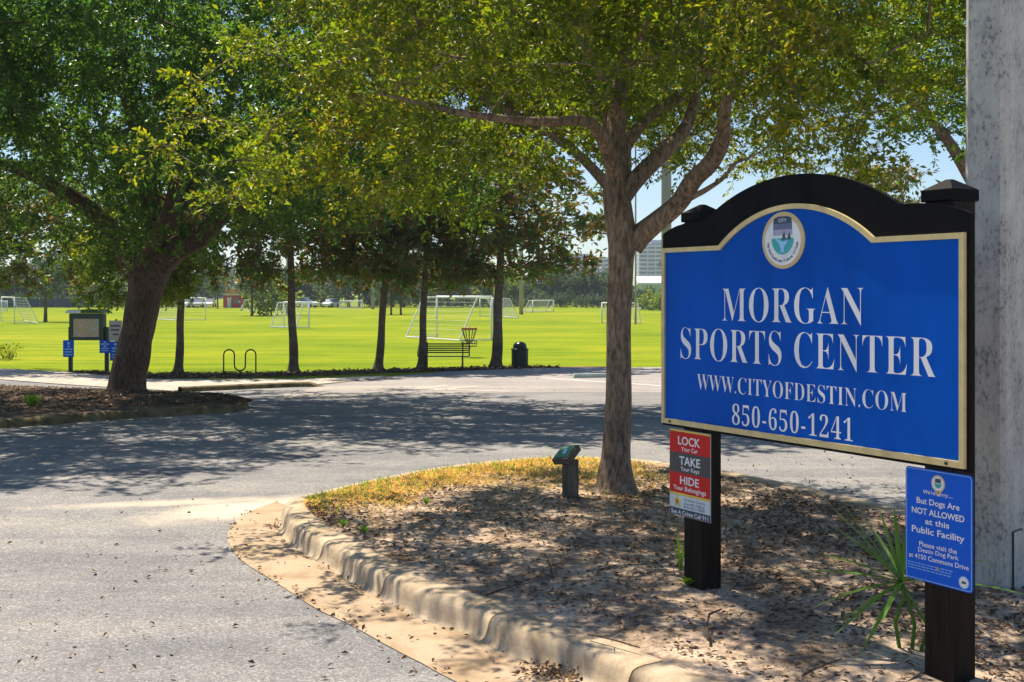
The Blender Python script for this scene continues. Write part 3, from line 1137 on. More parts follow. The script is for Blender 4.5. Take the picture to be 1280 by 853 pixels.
# ---- oak behind the sign, right
r = np.random.default_rng(15)
xb, yb = 8.6, 21.5
g0 = float(gz(yb))
cl = envelope(r, 330, (8.4, 20.6, 7.1), (4.3, 4.3, 3.7), lambda p: 4.55 + .25 * math.sin(p[0] * 2.3), cut=.33, hollow=lambda p: p[2] > 9.6 or p[0] > 11.6)
make_tree('oak_tree', 'bright green oak behind the blue sign next to the concrete pole', 'tree', 'trees round the car park', (xb, yb, g0),
          [(xb, yb, g0 - .1, .34), (xb, yb, g0 + .4, .24), (xb, yb, g0 + 3.4, .2), (xb, yb, g0 + 6, .12), (xb, yb, g0 + 8.4, .05)],
          [[(xb, yb, 3.6, .13), (xb - 1.2, yb - .8, 5, .09), (xb - 2.6, yb - 1.5, 6, .04)]],
          cl, M['oak3'], M['bark'], 25, 280, .62, .085, .040, 3.4, twig=.007)

# ---- row of magnolias along the edge of the field
def magnolia_proto(seed, H, Rr, zb):
    r = np.random.default_rng(seed)
    pts = []
    cl = envelope(r, 150, (0, 0, zb + (H - zb) * .42), (Rr * 1.15, Rr * 1.15, (H - zb) * .72), zb, cut=.38, lump_scale=.9, hollow=lambda p: p[2] > H, power=2.2)
    st = [stemline([(0, 0, -.1, .27), (0, 0, .12, .17), (.02, 0, .6, .135), (0, 0, 2.0, .12), (.03, .02, 3.4, .1), (0, 0, H * .75, .05), (0, 0, H * .95, .02)], 5)]
    g = grow(r, st, cl, zb - .7, .012, .6)
    mb = MB()
    rough_tube(mb, st[0], 12, r)
    c, ld, nm, l_, w_ = foliage(r, cl, .62, 105, .21, .085, 8, upbias=.5, droop=.25)
    return mb, g, leaf_mesh('crown', c, ld, nm, l_, w_)


protos = []
for sd_, H, Rr, zb in ((31, 8.2, 2.9, 3.0), (32, 8.6, 3.3, 3.1)):
    a, b, c = magnolia_proto(sd_, H, Rr, zb)
    t = bpy.data.meshes.new('trunk')
    t.from_pydata(a.v, [], a.f)
    t.polygons.foreach_set('use_smooth', [True] * len(t.polygons))
    t.materials.append(M['bark3'])
    g = bpy.data.meshes.new('branchwork')
    g.from_pydata(b.v, [], b.f)
    g.materials.append(M['bark3'])
    c.materials.append(M['magnolia'])
    protos.append((t, g, c))
mag = [
    (223, 465, 0, 20, 1.0, 'magnolia between the big leaning oak and the wavy bike rack'),
    (367, 463.5, 1, 110, 1.0, 'magnolia just right of the wavy bike rack'),
    (473, 460.5, 0, 200, 1.02, 'bent magnolia left of the black bench'),
    (527, 460.5, 1, 290, .92, 'slim magnolia standing against the left half of the black bench'),
    (620, 459, 1, 46, 1.06, 'magnolia between the black bench and the dark rubbish bin'),
    (176, 467, 1, 160, .74, 'yellowish leafy tree mostly hidden behind the big leaning oak trunk'),
    (-20, 462, 0, 250, .9, 'brown leaved magnolia outside the left edge with branches over the field'),
    (1066, 455, 0, 75, .98, 'dark magnolia showing over the top right of the blue sign'),
]
for px, py, k, rot, sc, lab in mag:
    p = at(px, py)
    root = empty('magnolia_tree', p, lab, 'tree', 'magnolias along the field edge')
    wide = {620: 1.3, -20: 1.5, 176: 1.15}.get(px, 1.12 if k else 1.0)
    root.rotation_euler = (R(2.5 * math.sin(px)), R({473: 4.5, 223: 2.2, 620: 1.8}.get(px, 2 * math.sin(px * 2.1))), R((rot % 2) * 180 + (rot % 30) - 15))
    root.rotation_mode = 'ZXY'
    root.scale = (sc * wide, sc * (.66 if px == 620 else .80 if px > 300 else 1.0), sc)
    for nm, me in zip(('trunk', 'branchwork', 'crown'), protos[k]):
        if px == 176 and nm == 'crown':
            me = me.copy()
            me.materials[0] = M['oak']
        o = link(nm, me, None, root)
        if nm != 'trunk':
            o['kind'] = 'stuff'


# ---- far trees
def far_proto(seed, leafm, H, Rr, zb, n=46, per=60, ls=.42, trunk_r=.22):
    r = np.random.default_rng(seed)
    cl = envelope(r, n, (0, 0, zb + (H - zb) * .5), (Rr * 1.15, Rr * 1.15, (H - zb) * .62), zb, cut=.5, lump_scale=.5, power=2.0)
    st = [stemline([(0, 0, -.2, trunk_r * 1.4), (0, 0, .5, trunk_r), (0, 0, zb + .5, trunk_r * .8), (0, 0, H * .8, .06)], 3)]
    g = grow(r, st, cl, zb * .7, .03, 1.2)
    mb = MB()
    rough_tube(mb, st[0], 8, r)
    c, ld, nm, l_, w_ = foliage(r, cl, 1.25, per, ls, ls * .62, 8, upbias=.4)
    out = []
    for q, nm_ in ((mb, 'trunk'), (g, 'branchwork')):
        me = bpy.data.meshes.new(nm_)
        me.from_pydata(q.v, [], q.f)
        me.materials.append(M['bark2'])
        out.append(me)
    lm = leaf_mesh('crown', c, ld, nm, l_, w_)
    lm.materials.append(leafm)
    return (out[0], out[1], lm)


FP = [far_proto(41, M['fartree'], 8.5, 5.0, .9, 60, 80), far_proto(42, M['fartree'], 7.2, 4.2, .7, 50, 80), far_proto(43, M['fargreen'], 6.2, 3.6, .6, 44, 80),
      far_proto(44, M['fartree'], 6.5, 2.9, 2.1, 34, 60, .3, .16), far_proto(45, M['fargreen'], 3.2, 2.2, .15, 24, 60, .34, .06), far_proto(46, M['fartree'], 3.2, 2.4, .1, 24, 60, .36, .06)]


def far_tree(px, d, k, sc, lab, group, name='tree'):
    rz = (px * 37.7) % 6.28
    root = empty(name, ((px - 640) / F * d, d, float(gz(d))), lab, 'tree' if name != 'shrub' else 'shrub', group, rz)
    root.scale = (sc, sc, sc * (1 + .12 * math.sin(px)))
    for nm, me in zip(('trunk', 'branchwork', 'crown'), FP[k]):
        o = link(nm, me, None, root)
        if nm != 'trunk':
            o['kind'] = 'stuff'
    return root


far_tree(57, 113, 3, 1.0, 'small round tree standing alone on the field left of the kiosk', 'small trees out on the field')
far_tree(315, 143, 3, .95, 'small tree on the field in front of the red building', 'small trees out on the field')
far_tree(339, 146, 4, 1.5, 'small pale green tree on the field right of the red building', 'small trees out on the field')
far_tree(272, 215, 3, .9, 'slim dark tree left of the red building', 'small trees out on the field')
far_tree(489, 150, 3, .8, 'left one of two thin dark trees between the bench magnolias', 'small trees out on the field')
far_tree(501, 150, 3, .84, 'right one of two thin dark trees between the bench magnolias', 'small trees out on the field')
rf = random.Random(5)
kinds = ['dark green tree in the wood edge beyond the far goals', 'dark green smaller tree in the wood edge beyond the far goals', 'pale green tree in the wood edge beyond the far goals']
px = -90
while px < 840:
    k = rf.choice((0, 0, 1, 1, 2))
    if 255 < px < 312:
        px += 14
        continue
    d = rf.uniform(232, 262)
    sc = rf.uniform(1.05, 1.4) if px < 640 else rf.uniform(.95, 1.2)
    if px > 786:
        break
    far_tree(px, d, k, sc, kinds[k], 'wood edge beyond the playing fields')
    px += rf.uniform(13, 22)
for i in range(22):
    k = (0, 1, 0, 2, 1)[i % 5]
    far_tree(850 + i * 46, rf.uniform(236, 270), k, rf.uniform(1.0, 1.35), kinds[k], 'wood edge beyond the playing fields')
px = -80
while px < 835:
    if not (260 < px < 312 or 372 < px < 460):
        d = rf.uniform(224, 229)
        far_tree(px, d, 5, rf.uniform(.55, .95), 'low shrub along the far edge of the playing field', 'shrubs along the far field edge', 'shrub')
    px += rf.uniform(12, 22)
far_tree(812, 190, 4, .9, 'bright green shrub in front of the low white hall', 'shrubs in front of the white hall', 'shrub')
far_tree(826, 186, 4, .85, 'bright green shrub touching the left edge of the blue sign', 'shrubs in front of the white hall', 'shrub')
far_tree(803, 200, 1, .62, 'dark round tree in front of the low white hall', 'trees in front of the white hall')

# ================================================================== BUILDINGS FAR AWAY
def tower(px0, px1, top, d, dep, floor_h, m, lab, nwin=8):
    x0, x1 = (px0 - 640) / F * d, (px1 - 640) / F * d
    zt = CAMZ + (367 - top) / F * d
    root = empty('tower_block', ((x0 + x1) / 2, d, -.45), lab, 'building', 'tower blocks beyond the trees')
    hw = (x1 - x0) / 2
    MB().box(-hw, hw, 0, dep, 0, zt + .45).build('wall', M['glass'], root)
    nf = int(zt // floor_h)
    sm = MB().box(-hw - .6, hw + .6, -1.8, dep + 1, 0, floor_h * .42)
    first = None
    for i in range(nf + 1):
        o = sm.build('balcony_slab', m, root) if first is None else link('balcony_slab', first.data, None, root)
        first = first or o
        o.location = (0, 0, i * floor_h + .45)
    fm = MB().box(-.35, .35, -1.5, .5, 0, zt + .2)
    first = None
    for i in range(nwin + 1):
        o = fm.build('pier', m, root) if first is None else link('pier', first.data, None, root)
        first = first or o
        o.location = (-hw + 2 * hw * i / nwin, 0, 0)
    MB().box(-hw * .4, hw * .3, dep * .2, dep * .8, zt, zt + 3.5).build('roof_block', m, root)
    return root


tower(799, 850, 305, 900, 25, 3.1, M['tower'], 'pale grey tower block with balcony bands between the slim oak trunk and the sign', 5)
tower(690, 762, 322, 950, 25, 3.2, M['tower'], 'wide pale tower block behind the dark leaves left of the slim oak trunk', 9)
tower(538, 604, 319, 800, 25, 3.0, M['towerblue'], 'blue grey tower block above the large near goal', 8)
tower(258, 284, 334, 620, 18, 3.0, M['towerblue'], 'blue grey block just left of the red building', 5)

d = 205
g = float(gz(d))
x0, x1 = (800 - 640) / F * d, (880 - 640) / F * d
root = empty('sports_hall', ((x0 + x1) / 2, d, g), 'low white hall with a roof sloped to catch the sun, peeking out left of the blue sign', 'building')
hw = (x1 - x0) / 2
zt = CAMZ + (367 - 356) / F * d - g
MB().box(-hw + .4, hw, .6, 12, 0, zt).build('wall', M['wall_teal'], root)
rf_ = MB().box(-hw - .4, hw + .4, 0, 12.6, zt + .002, zt + .35)
rf_.add([(-hw - .4, 0, zt + .352), (hw + .4, 0, zt + .352), (hw + .4, 4.5, zt + 1.5), (-hw - .4, 4.5, zt + 1.5), (hw + .4, 12.6, zt + .352), (-hw - .4, 12.6, zt + .352)], [(0, 1, 2, 3), (3, 2, 4, 5), (1, 4, 2), (0, 3, 5)])  # pitch added so the front slope catches sun and shows bright
rf_.build('roof', M['letter'], root)
for i in range(3):
    f = MB().box(-hw + .8 + i * 2.6, -hw + 2.7 + i * 2.6, .52, .58, 1.0, zt - .8).build('window', M['glass'], root)
MB().box(-hw + .6, -hw + 1.0, .2, .55, 0, zt - .01).build('pilaster', M['wall_white'], root)

d = 224
g = float(gz(d))
x0, x1 = (279 - 640) / F * d, (305 - 640) / F * d
root = empty('red_shop', ((x0 + x1) / 2, d, g), 'small bright red building with orange roof beyond the field', 'building')
hw = (x1 - x0) / 2
MB().box(-hw, hw, 0, 6, 0, 2.3).build('wall', M['redwall'], root)
MB().box(-hw - .1, hw + .1, -.1, 6.1, 2.302, 2.6).build('fascia', M['wall_white'], root)
MB().prism([(-hw - .3, 2.602), (hw + .3, 2.602), (hw, 3.5), (-hw + .6, 3.5)], -.3, 6.3).build('roof', M['orange'], root)
MB().box(.2, 1.2, -.06, -.005, 0.7, 1.7).build('window', M['glass'], root)
MB().box(-1.2, -.5, -.06, -.005, 0.01, 1.9).build('door', M['wall_white'], root)

# dark windscreened fence on the far left
d = 221
root = empty('fence', ((20 - 640) / F * d, d, float(gz(d))), 'long low fence with dark blue screens at the far left of the field', 'fence')
for i in range(9):
    x = (-70 + i * 20 - 20) / F * d
    MB().box(x, x + 20 / F * d - .08, 0, .04, .15, 1.7).build('screen', M['fence'], root)
    MB().box(x - .05, x + .03, .05, .11, 0, 1.95).build('fence_post', M['greypole'], root)


# ---- parked vehicles beyond the field
def car(px, d, rz, m, lab, sc=1.0):
    root = empty('parked_car', ((px - 640) / F * d, d, float(gz(d))), lab, 'car', 'cars parked beyond the field', rz)
    root.scale = (sc, sc, sc)
    side = [(-2.2, .35), (2.2, .35), (2.25, .8), (1.5, .98), (-2.2, 1.0)]
    MB().prism(side, -.88, .88).build('body', m, root, bevel=.08)
    MB().prism([(-2.1, 1.0), (.95, .99), (.25, 1.6), (-1.9, 1.62)], -.76, .76).build('cabin_glass', M['glass'], root)
    MB().box(-1.85, .25, -.74, .74, 1.621, 1.68).build('car_roof', m, root)
    for x in (-1.4, 1.4):
        for y in (-.88, .88):
            o = MB().lathe([(.2, -.1), (.34, -.1), (.34, .1), (.2, .1)], 14).build('wheel', M['tyre'], root)
            o.location = (x, y, .34)
            o.rotation_euler = (R(90), 0, 0)
    for y in (-.6, .6):
        MB().box(2.2, 2.28, y - .16, y + .16, .66, .8).build('headlight', M['sealwhite'], root)
    return root


car(413, 226, R(-105), M['car_white'], 'white car facing the field right of the white practice goal posts')
car(381, 224, R(-20), M['car_white'], 'white van like car seen past the right edge of the second magnolia trunk', 1.15)
car(248, 226, R(-80), M['car_silver'], 'silver car beyond the field, left of the red building')
car(233, 227, R(-95), M['car_white'], 'white car beyond the field just right of the first magnolia trunk')
car(262, 228, R(-85), M['car_white'], 'white car closest to the left side of the red building')


# ================================================================== GOALS ON THE FIELD
def goal(pr, pl, H, depth, side, lab, post_r=.06, net=.3, nr=.006, top_back=.45):
    """pr, pl: ground points of the front posts; side: +1/-1 which side of that line the net lies"""
    pr, pl = Vector(pr), Vector(pl)
    v = pl - pr
    W = Vector((v.x, v.y, 0)).length
    rz = math.atan2(v.y, v.x)
    root = empty('soccer_goal', pr, lab, 'soccer goal', 'soccer goals on the playing fields', rz)
    s = side
    for x in (0, W):
        MB().tube([(x, 0, 0), (x, 0, H)], post_r, 8).build('post', M['goal'], root, smooth=True)
        MB().tube([(x, 0, H), (x, s * depth * top_back, H - .02), (x, s * depth, .05)], post_r * .7, 6).build('stay', M['goal'], root)
        MB().tube([(x, 0, .05), (x, s * depth, .05)], post_r * .6, 6).build('side_rail', M['goal'], root)
    MB().tube([(0, 0, H), (W, 0, H)], post_r, 8).build('crossbar', M['goal'], root, smooth=True)
    MB().tube([(0, s * depth, .05), (W, s * depth, .05)], post_r * .7, 6).build('ground_rail', M['goal'], root)
    n = MB()
    nx = max(4, int(W / net))
    prof = [(0, H), (s * depth * top_back, H - .05), (s * depth, .08)]
    for i in range(1, nx):
        x = W * i / nx
        n.tube([(x, y, z) for y, z in prof], nr, 3, caps=False)
    for k in range(1, 9):
        t = k / 9
        y = prof[1][0] + (prof[2][0] - prof[1][0]) * t
        z = prof[1][1] + (prof[2][1] - prof[1][1]) * t
        n.tube([(0, y, z), (W, y, z)], nr, 3, caps=False)
        for x in (0, W):
            n.tube([(x, 0, z), (x, y, z)], nr, 3, caps=False)
    n.tube([(0, prof[1][0], prof[1][1]), (W, prof[1][0], prof[1][1])], nr, 3, caps=False)
    n.build('net', M['net'], root)
    return root


def dgoal(px1, py1, px2, py2, H, depth, side, lab, **k):
    goal(at(px1, py1), at(px2, py2), H, depth, side, lab, **k)


dgoal(614.5, 425.5, 546, 421.3, 2.45, 2.1, 1, 'large white goal behind the black bench, nearest of all goals', post_r=.065)
dgoal(628, 398, 600, 395.5, 2.1, 1.8, -1, 'white goal partly hidden behind the magnolia left of the rubbish bin', nr=.011)
dgoal(692, 390, 666, 390.6, 1.65, 1.5, -1, 'small white goal in the gap right of the rubbish bin, in front of the trees', post_r=.08, nr=.011)
dgoal(794, 404.5, 752.5, 404, 1.8, 1.4, -1, 'white goal straddling the slim oak trunk behind it', post_r=.07, nr=.011)
dgoal(386, 409.5, 355, 409, 1.95, 1.6, 1, 'white goal behind the second magnolia right of the bike rack', post_r=.07, nr=.008)
dgoal(257, 400.5, 229, 399, 2.2, 3.0, 1, 'pale goal behind the magnolia left of the bike rack', post_r=.06, nr=.007)
dgoal(18, 405, 2, 402, 2.3, 2.0, -1, 'goal at the left edge of the field with its net leaning right', post_r=.05, nr=.006, net=.6)
dgoal(331, 389, 312, 388.5, 1.7, 1.6, 1, 'distant goal behind the small tree by the red building', post_r=.08, nr=.011)
dgoal(453, 386.2, 425, 386.2, 1.35, 1.0, 1, 'low wide goal at the far field edge left of the bent magnolia', post_r=.08, nr=.014)
dgoal(9, 389, -12, 389, 1.5, 1.2, 1, 'distant goal cut by the left edge of the picture', post_r=.08, nr=.011)

# ================================================================== LAMP POLES
def lamp_pole(px, d, r0, r1, H, lab, m='greypole', box=False, lights=True):
    root = empty('lamp_pole', ((px - 640) / F * d, d, float(gz(d))), lab, 'lamp pole', 'lamp poles round the fields')
    MB().tube([(0, 0, -.1), (0, 0, H * .5), (0, 0, H)], [r0, (r0 + r1) / 2, r1], 14).build('pole', M[m], root, smooth=True)
    MB().tube([(-1.4, 0, H - .3), (1.4, 0, H - .3)], .06, 6).build('crossarm', M[m], root)
    for i in range(4):
        MB().box(-1.35 + i * .8, -.95 + i * .8, -.3, .2, H - .7, H - .36).build('lamp_head', M['steel'], root)
    if box:
        MB().box(-.35, .35, -.5, -r0 - .003, .3, 3.6).build('control_box', M['greypole'], root)
    return root


lamp_pole(833, 56, .25, .2, 22, 'tall grey lamp pole rising just left of the blue sign')
lamp_pole(651.5, 153, .27, .2, 24, 'grey lamp pole on the field right of the bin magnolia')
lamp_pole(466, 205, .3, .22, 24, 'pale lamp pole next to the bent magnolia')
lamp_pole(361.5, 150, .42, .3, 24, 'thick grey lamp pole with box behind the second magnolia trunk', box=True)
lamp_pole(794.5, 104, .085, .07, 16, 'thin pale pole hugging the right side of the slim oak trunk')
lamp_pole(289.5, 224, .12, .1, 9.5, 'thin lamp pole in front of the red building')

# ================================================================== KIOSK AND ITS SIGNS
dk = at(90, 463.5).y


def kp(px, py, dd=0.0):
    return atd(px, py, dk + dd)


root = empty('notice_kiosk', (kp(110, 463).x, dk, float(gz(dk))), 'dark green notice kiosk with framed map panel on the field edge', 'kiosk')
ox, oz = root.location.x, root.location.z


def kx(px):
    return (px - 640) / F * dk - ox


def kz(py):
    return CAMZ + (367 - py) / F * dk - oz


for a, b in ((85.3, 89.8), (130.6, 135.2)):
    MB().box(kx(a), kx(b), 0, .12, -.1, kz(409)).build('kiosk_post', M['kiosk'], root, bevel=.008)
MB().box(kx(88), kx(130.5), -.08, .2, kz(425.5), kz(392)).build('case', M['brownframe'], root)
fr = [(kx(88), kz(425)), (kx(130.5), kz(425)), (kx(130.5), kz(392.5)), (kx(88), kz(392.5))]
fi = [(kx(92.6), kz(421.5)), (kx(125), kz(421.5)), (kx(125), kz(398.5)), (kx(92.6), kz(398.5))]
MB().ring(fr, fi, -.115, -.083).build('frame', M['kiosk'], root)
MB().box(kx(92.8), kx(124.8), -.095, -.083, kz(421.3), kz(398.7)).build('map_panel', M['map'], root)
MB().prism([(kx(84.5), kz(391.5)), (kx(132), kz(391.5)), (kx(130), kz(386.5)), (kx(88), kz(387.5))], -.25, .35).build('roof', M['kiosk'], root)
MB().prism([(kx(84.8), kz(391.3)), (kx(104), kz(391.3)), (kx(104), kz(387.6)), (kx(86.5), kz(388.2))], -.256, -.251).build('roof_sheet', M['offwhite'], root)


def small_sign(name, px0, px1, y0, y1, dd, m, rows, lab, post=None, tm='noticelight', cat='sign', icon=None):
    r_ = empty(name, kp((px0 + px1) / 2, 463, dd), lab, cat, 'signs around the notice kiosk')
    r_.location.z = float(gz(dk + dd))
    d_ = dk + dd
    X = lambda p: (p - 640) / F * d_ - r_.location.x
    Z = lambda p: CAMZ + (367 - p) / F * d_ - r_.location.z
    MB().box(X(px0), X(px1), -.012, 0, Z(y1), Z(y0)).build('plate', M[m], r_)
    for (a, b, c, e) in rows:
        w_, h_ = px1 - px0, y1 - y0
        MB().box(X(px0 + w_ * a), X(px0 + w_ * b), -.016, -.0125, Z(y0 + h_ * e), Z(y0 + h_ * c)).build('print_line', M[tm], r_)
    if post:
        MB().box(X(post - 1), X(post + 1), .01, .06, -.1, Z(y0) + .05).build('sign_post', M['steel' if tm != 'charcoal' else 'wood'], r_)
    return r_


small_sign('blue_sign', 79, 92.5, 425.5, 446.5, -.2, 'noticeblue', [(.4, .62, .12, .25), (.42, .6, .32, .42), (.15, .85, .50, .57), (.12, .82, .66, .73), (.15, .88, .82, .89)], 'tall blue sign on the left post of the notice kiosk')
small_sign('blue_sign', 124.5, 138, 425.5, 441.5, -.2, 'noticeblue', [(.1, .9, .25, .36), (.38, .6, .1, .55), (.12, .85, .6, .68), (.15, .8, .78, .85)], 'square blue sign on the right post of the notice kiosk')
small_sign('blue_sign', 137.6, 150, 427, 451, -.25, 'noticeblue', [(.4, .7, .08, .2), (.2, .8, .32, .4), (.18, .82, .48, .54), (.2, .8, .66, .72), (.2, .75, .8, .86)], 'tall blue sign half hidden by the left edge of the leaning oak', post=144)
small_sign('grey_sign', 136.5, 152.5, 401, 426.3, -.27, 'greysign', [(.1, .85, .22, .30), (.15, .8, .42, .50), (.3, .75, .64, .72)], 'grey sign above the half hidden blue sign beside the leaning oak', post=145, tm='charcoal')

# ================================================================== BIKE RACK
p0, p1 = at(279.6, 467.3), at(319.8, 467.3)
root = empty('bike_rack', p0, 'dark wavy tube bike rack on the mulch strip', 'bike rack')
W = (p1 - p0).x
k = p0.y / F
zt, zb = (467.3 - 437.2) * k, (467.3 - 463.6) * k
x1, x2 = 13.4 * k, 27.2 * k
pts = [(0, 0, -.1), (0, 0, zt * .5)]


def arc(xa, xb, z, up):
    c, rr = (xa + xb) / 2, abs(xb - xa) / 2
    return [(c + rr * math.cos(math.pi - a), 0, z + up * rr * math.sin(a)) for a in np.linspace(0, math.pi, 10)]


pts += arc(0, x1, zt - x1 / 2, 1) + arc(x1, x2, zb + (x2 - x1) / 2, -1) + arc(x2, W, zt - (W - x2) / 2, 1) + [(W, 0, zt * .5), (W, 0, -.1)]
MB().tube(pts, .024, 8).build('tube', M['blackmetal'], root, smooth=True)
for x in (0, W):
    MB().lathe([(.05, .0), (.05, .03), (.03, .05)], 10, (x, 0, -.01)).build('foot_flange', M['blackmetal'], root)

# ================================================================== BENCH
pb = at(555, 460.2)
root = empty('park_bench', pb, 'black metal slatted bench behind the slim magnolia at the field edge', 'bench')
k = pb.y / F
hx = 32 * k
for i in range(5):
    z = .52 + i * .075
    MB().box(-hx, hx, .16 + i * .018, .185 + i * .018, z, z + .045).build('back_slat', M['blackmetal'], root)
for i in range(4):
    MB().box(-hx, hx, -.28 + i * .1, -.2 + i * .1, .405, .43).build('seat_slat', M['blackmetal'], root)
for x in (-hx + .3, hx - .25):
    MB().tube([(x, -.26, 0), (x, -.2, .39)], .024, 6).build('leg', M['blackmetal'], root)
    MB().tube([(x, .22, 0), (x, .14, .39), (x, .27, .90)], .024, 6).build('leg', M['blackmetal'], root)
    MB().tube([(x, -.26, .385), (x, .16, .385)], .02, 6).build('seat_support', M['blackmetal'], root)
for x in (-hx, hx):
    MB().tube([(x, -.24, .43), (x, -.26, .62), (x, -.1, .68), (x, .2, .66), (x, .24, .8)], .02, 6).build('armrest', M['blackmetal'], root)

# ================================================================== DISC GOLF BASKET
pg = at(586.5, 446)
k = pg.y / F
root = empty('disc_golf_basket', pg, 'disc golf basket with orange brown band behind the right end of the bench', 'disc golf basket')
zt = (446 - 409.8) * k
MB().tube([(0, 0, 0), (0, 0, zt + .02)], .025, 8).build('pole', M['chain'], root)
MB().lathe([(.33, zt - .09), (.335, zt - .09), (.335, zt), (.33, zt)], 24).build('band', M['rust'], root)
for i in range(12):
    a = 2 * math.pi * i / 12
    MB().tube([(.31 * math.cos(a), .31 * math.sin(a), zt - .08), (.2 * math.cos(a), .2 * math.sin(a), zt - .42), (.05 * math.cos(a), .05 * math.sin(a), zt - .68)], .012, 4).build('chain', M['chain'], root)
bz = zt - .78
for z in (bz, bz + .12, bz + .24):
    pts = [(.33 * math.cos(a), .33 * math.sin(a), z) for a in np.linspace(0, 2 * math.pi, 21)]
    MB().tube(pts, .012, 4, caps=False).build('basket_ring', M['chain'], root)
for i in range(16):
    a = 2 * math.pi * i / 16
    MB().tube([(.03 * math.cos(a), .03 * math.sin(a), bz), (.33 * math.cos(a), .33 * math.sin(a), bz), (.33 * math.cos(a), .33 * math.sin(a), bz + .24)], .007, 3).build('basket_wire', M['chain'], root)

# ================================================================== RUBBISH BIN
pt = at(649.8, 459.3)
k = pt.y / F
root = empty('rubbish_bin', pt, 'dark green domed rubbish bin on the edge of the car park', 'rubbish bin')
hb, ht = 22.5 * k, 32 * k
rb = 10.6 * k
MB().lathe([(rb * .86, .03), (rb * .90, .06), (rb * .9, hb - .03)], 28).build('liner', M['darkgreen'], root, smooth=True)
sl_ = MB().box(rb * .93, rb * .985, -.022, .022, .02, hb - .03)
first = None
for i in range(30):
    o = sl_.build('slat', M['darkgreen'], root) if first is None else link('slat', first.data, None, root)
    first = first or o
    o.rotation_euler = (0, 0, 2 * math.pi * i / 30)
MB().lathe([(rb * .9, hb - .025), (rb * 1.04, hb - .025), (rb * 1.06, hb), (rb * 1.04, hb + .025), (rb * .8, hb + .03)], 28).build('rim', M['darkgreen'], root, smooth=True)
rd = 8.6 * k
hd = ht - hb
MB().lathe([(rd, hb + .031)] + [(rd * math.cos(a) ** .8, hb + .03 + (hd - .03) * (.25 + .75 * math.sin(a))) for a in np.linspace(0, 1.45, 9)] + [(.01, ht)], 24).build('lid', M['darkgreen'], root, smooth=True)
MB().box(-rd * .5, rd * .5, -rd * .985, -rd * .90, hb + .07, hb + .2).build('lid_flap', M['blackmetal'], root)

# ================================================================== WHEEL STOP
ps = at(717, 473)
k = ps.y / F
root = empty('wheel_stop', ps, 'pale teal concrete wheel stop on the car park left of the slim oak', 'wheel stop', rz=R(12))
MB().prism([(0, 0), (1.75, 0), (1.72, .13), (.03, .13)], 0, .16).build('block', M['stop'], root, bevel=.02)
for x in (.3, 1.45):
    MB().lathe([(.02, .128), (.02, .14)], 8, (x, .08, 0)).build('pin', M['stone'], root)

# ================================================================== LOW MARKER POST ON THE ISLAND
pm = at(713, 622, .205)
root = empty('marker_post', pm, 'short weathered wooden post with slanted green plate on the island', 'marker post', rz=R(-28))
hw = .062
mb = MB().box(-hw, hw, -hw, hw, -.1, .37)
mb.build('post', M['wood'], root, bevel=.006)
Tm = Matrix.Translation((-.03, -.03, .42)) @ Matrix.Rotation(R(-8), 4, 'Z') @ Matrix.Rotation(R(32), 4, 'X') @ Matrix.Rotation(R(-10), 4, 'Y')
MB().box(-.105, .105, -.11, .11, -.035, .03, Tm).build('cap', M['wood'], root, bevel=.006)
MB().box(-.078, .078, -.085, .085, .031, .037, Tm).build('plate', M['greenplate'], root)
MB().box(-.02, .02, -.03, .035, .0375, .039, Tm).build('plate_mark', M['noticelight'], root)

# ================================================================== THE BIG SIGN
SRZ = R(-60.3265)
root = empty('entrance_sign', (1.068, 8.43, .19), 'large arched blue city sports centre sign on two black posts', 'sign', rz=SRZ)
SG = root
ZO = .19            # sign heights below are metres above the road, less this


def archline(hw, vs, R_, vc, uc, n=36):
    """right shoulder to left shoulder over the arch"""
    a0 = math.asin(min(1, hw / R_))
    return [(uc + R_ * math.sin(a), vc + R_ * math.cos(a)) for a in np.linspace(a0, -a0, n)]


UC = 1.29


def trim_outline(wd):
    R_ = 1.093 - wd
    vc = 2.745 - 1.093
    vs = 2.515 - wd
    hw = math.sqrt(R_ * R_ - (vs - vc) ** 2)
    o = [(0 + wd, 1.295 + wd * 1.15), (2.58 - wd, 1.295 + wd * 1.15), (2.58 - wd, vs)] + archline(hw, vs, R_, vc, UC) + [(wd, vs)]
    return [(u, v - ZO) for u, v in o]


fr = [(-.014, 1.276), (2.594, 1.276), (2.594, 2.612)]
sh = [(.02, 2.625), (.08, 2.646), (.15, 2.665), (.24, 2.679), (.33, 2.686), (.46, 2.690)]
fr += [(2.594 - a, b) for a, b in sh]
fr += archline(.835, 2.69, 1.62, 2.925 - 1.62, UC, 40)
fr += [(-.014 + a, b) for a, b in sh[::-1]] + [(-.014, 2.612)]
MB().prism([(u, v - ZO) for u, v in fr], .0, .035).build('frame_board', M['black'], root)
MB().prism(trim_outline(.012), -.010, -.0005).build('sign_face', M['blue'], root)
MB().ring(trim_outline(0), trim_outline(.031), -.024, -.001).build('gold_trim', M['gold'], root)
for u0, in ((.178,), (2.272,)):
    MB().box(u0, u0 + .195, .037, .205, -.3, 2.69 - ZO).build('sign_post', M['post'], root, bevel=.006)
    c = u0 + .0975
    o = MB().lathe([(.142, 0), (.147, .006), (.147, .062), (.134, .068), (.02, .120)], 4).build('post_cap', M['black'], root)
    o.location = (c, .121, 2.6905 - ZO)
    o.rotation_euler = (0, 0, R(45))
for u in (.10, 2.47):
    o = MB().lathe([(.009, 0), (.009, .006)], 8).build('bolt', M['blackmetal'], root)
    o.location = (u, -.0245, 1.312 - ZO)
    o.rotation_euler = (R(90), 0, 0)

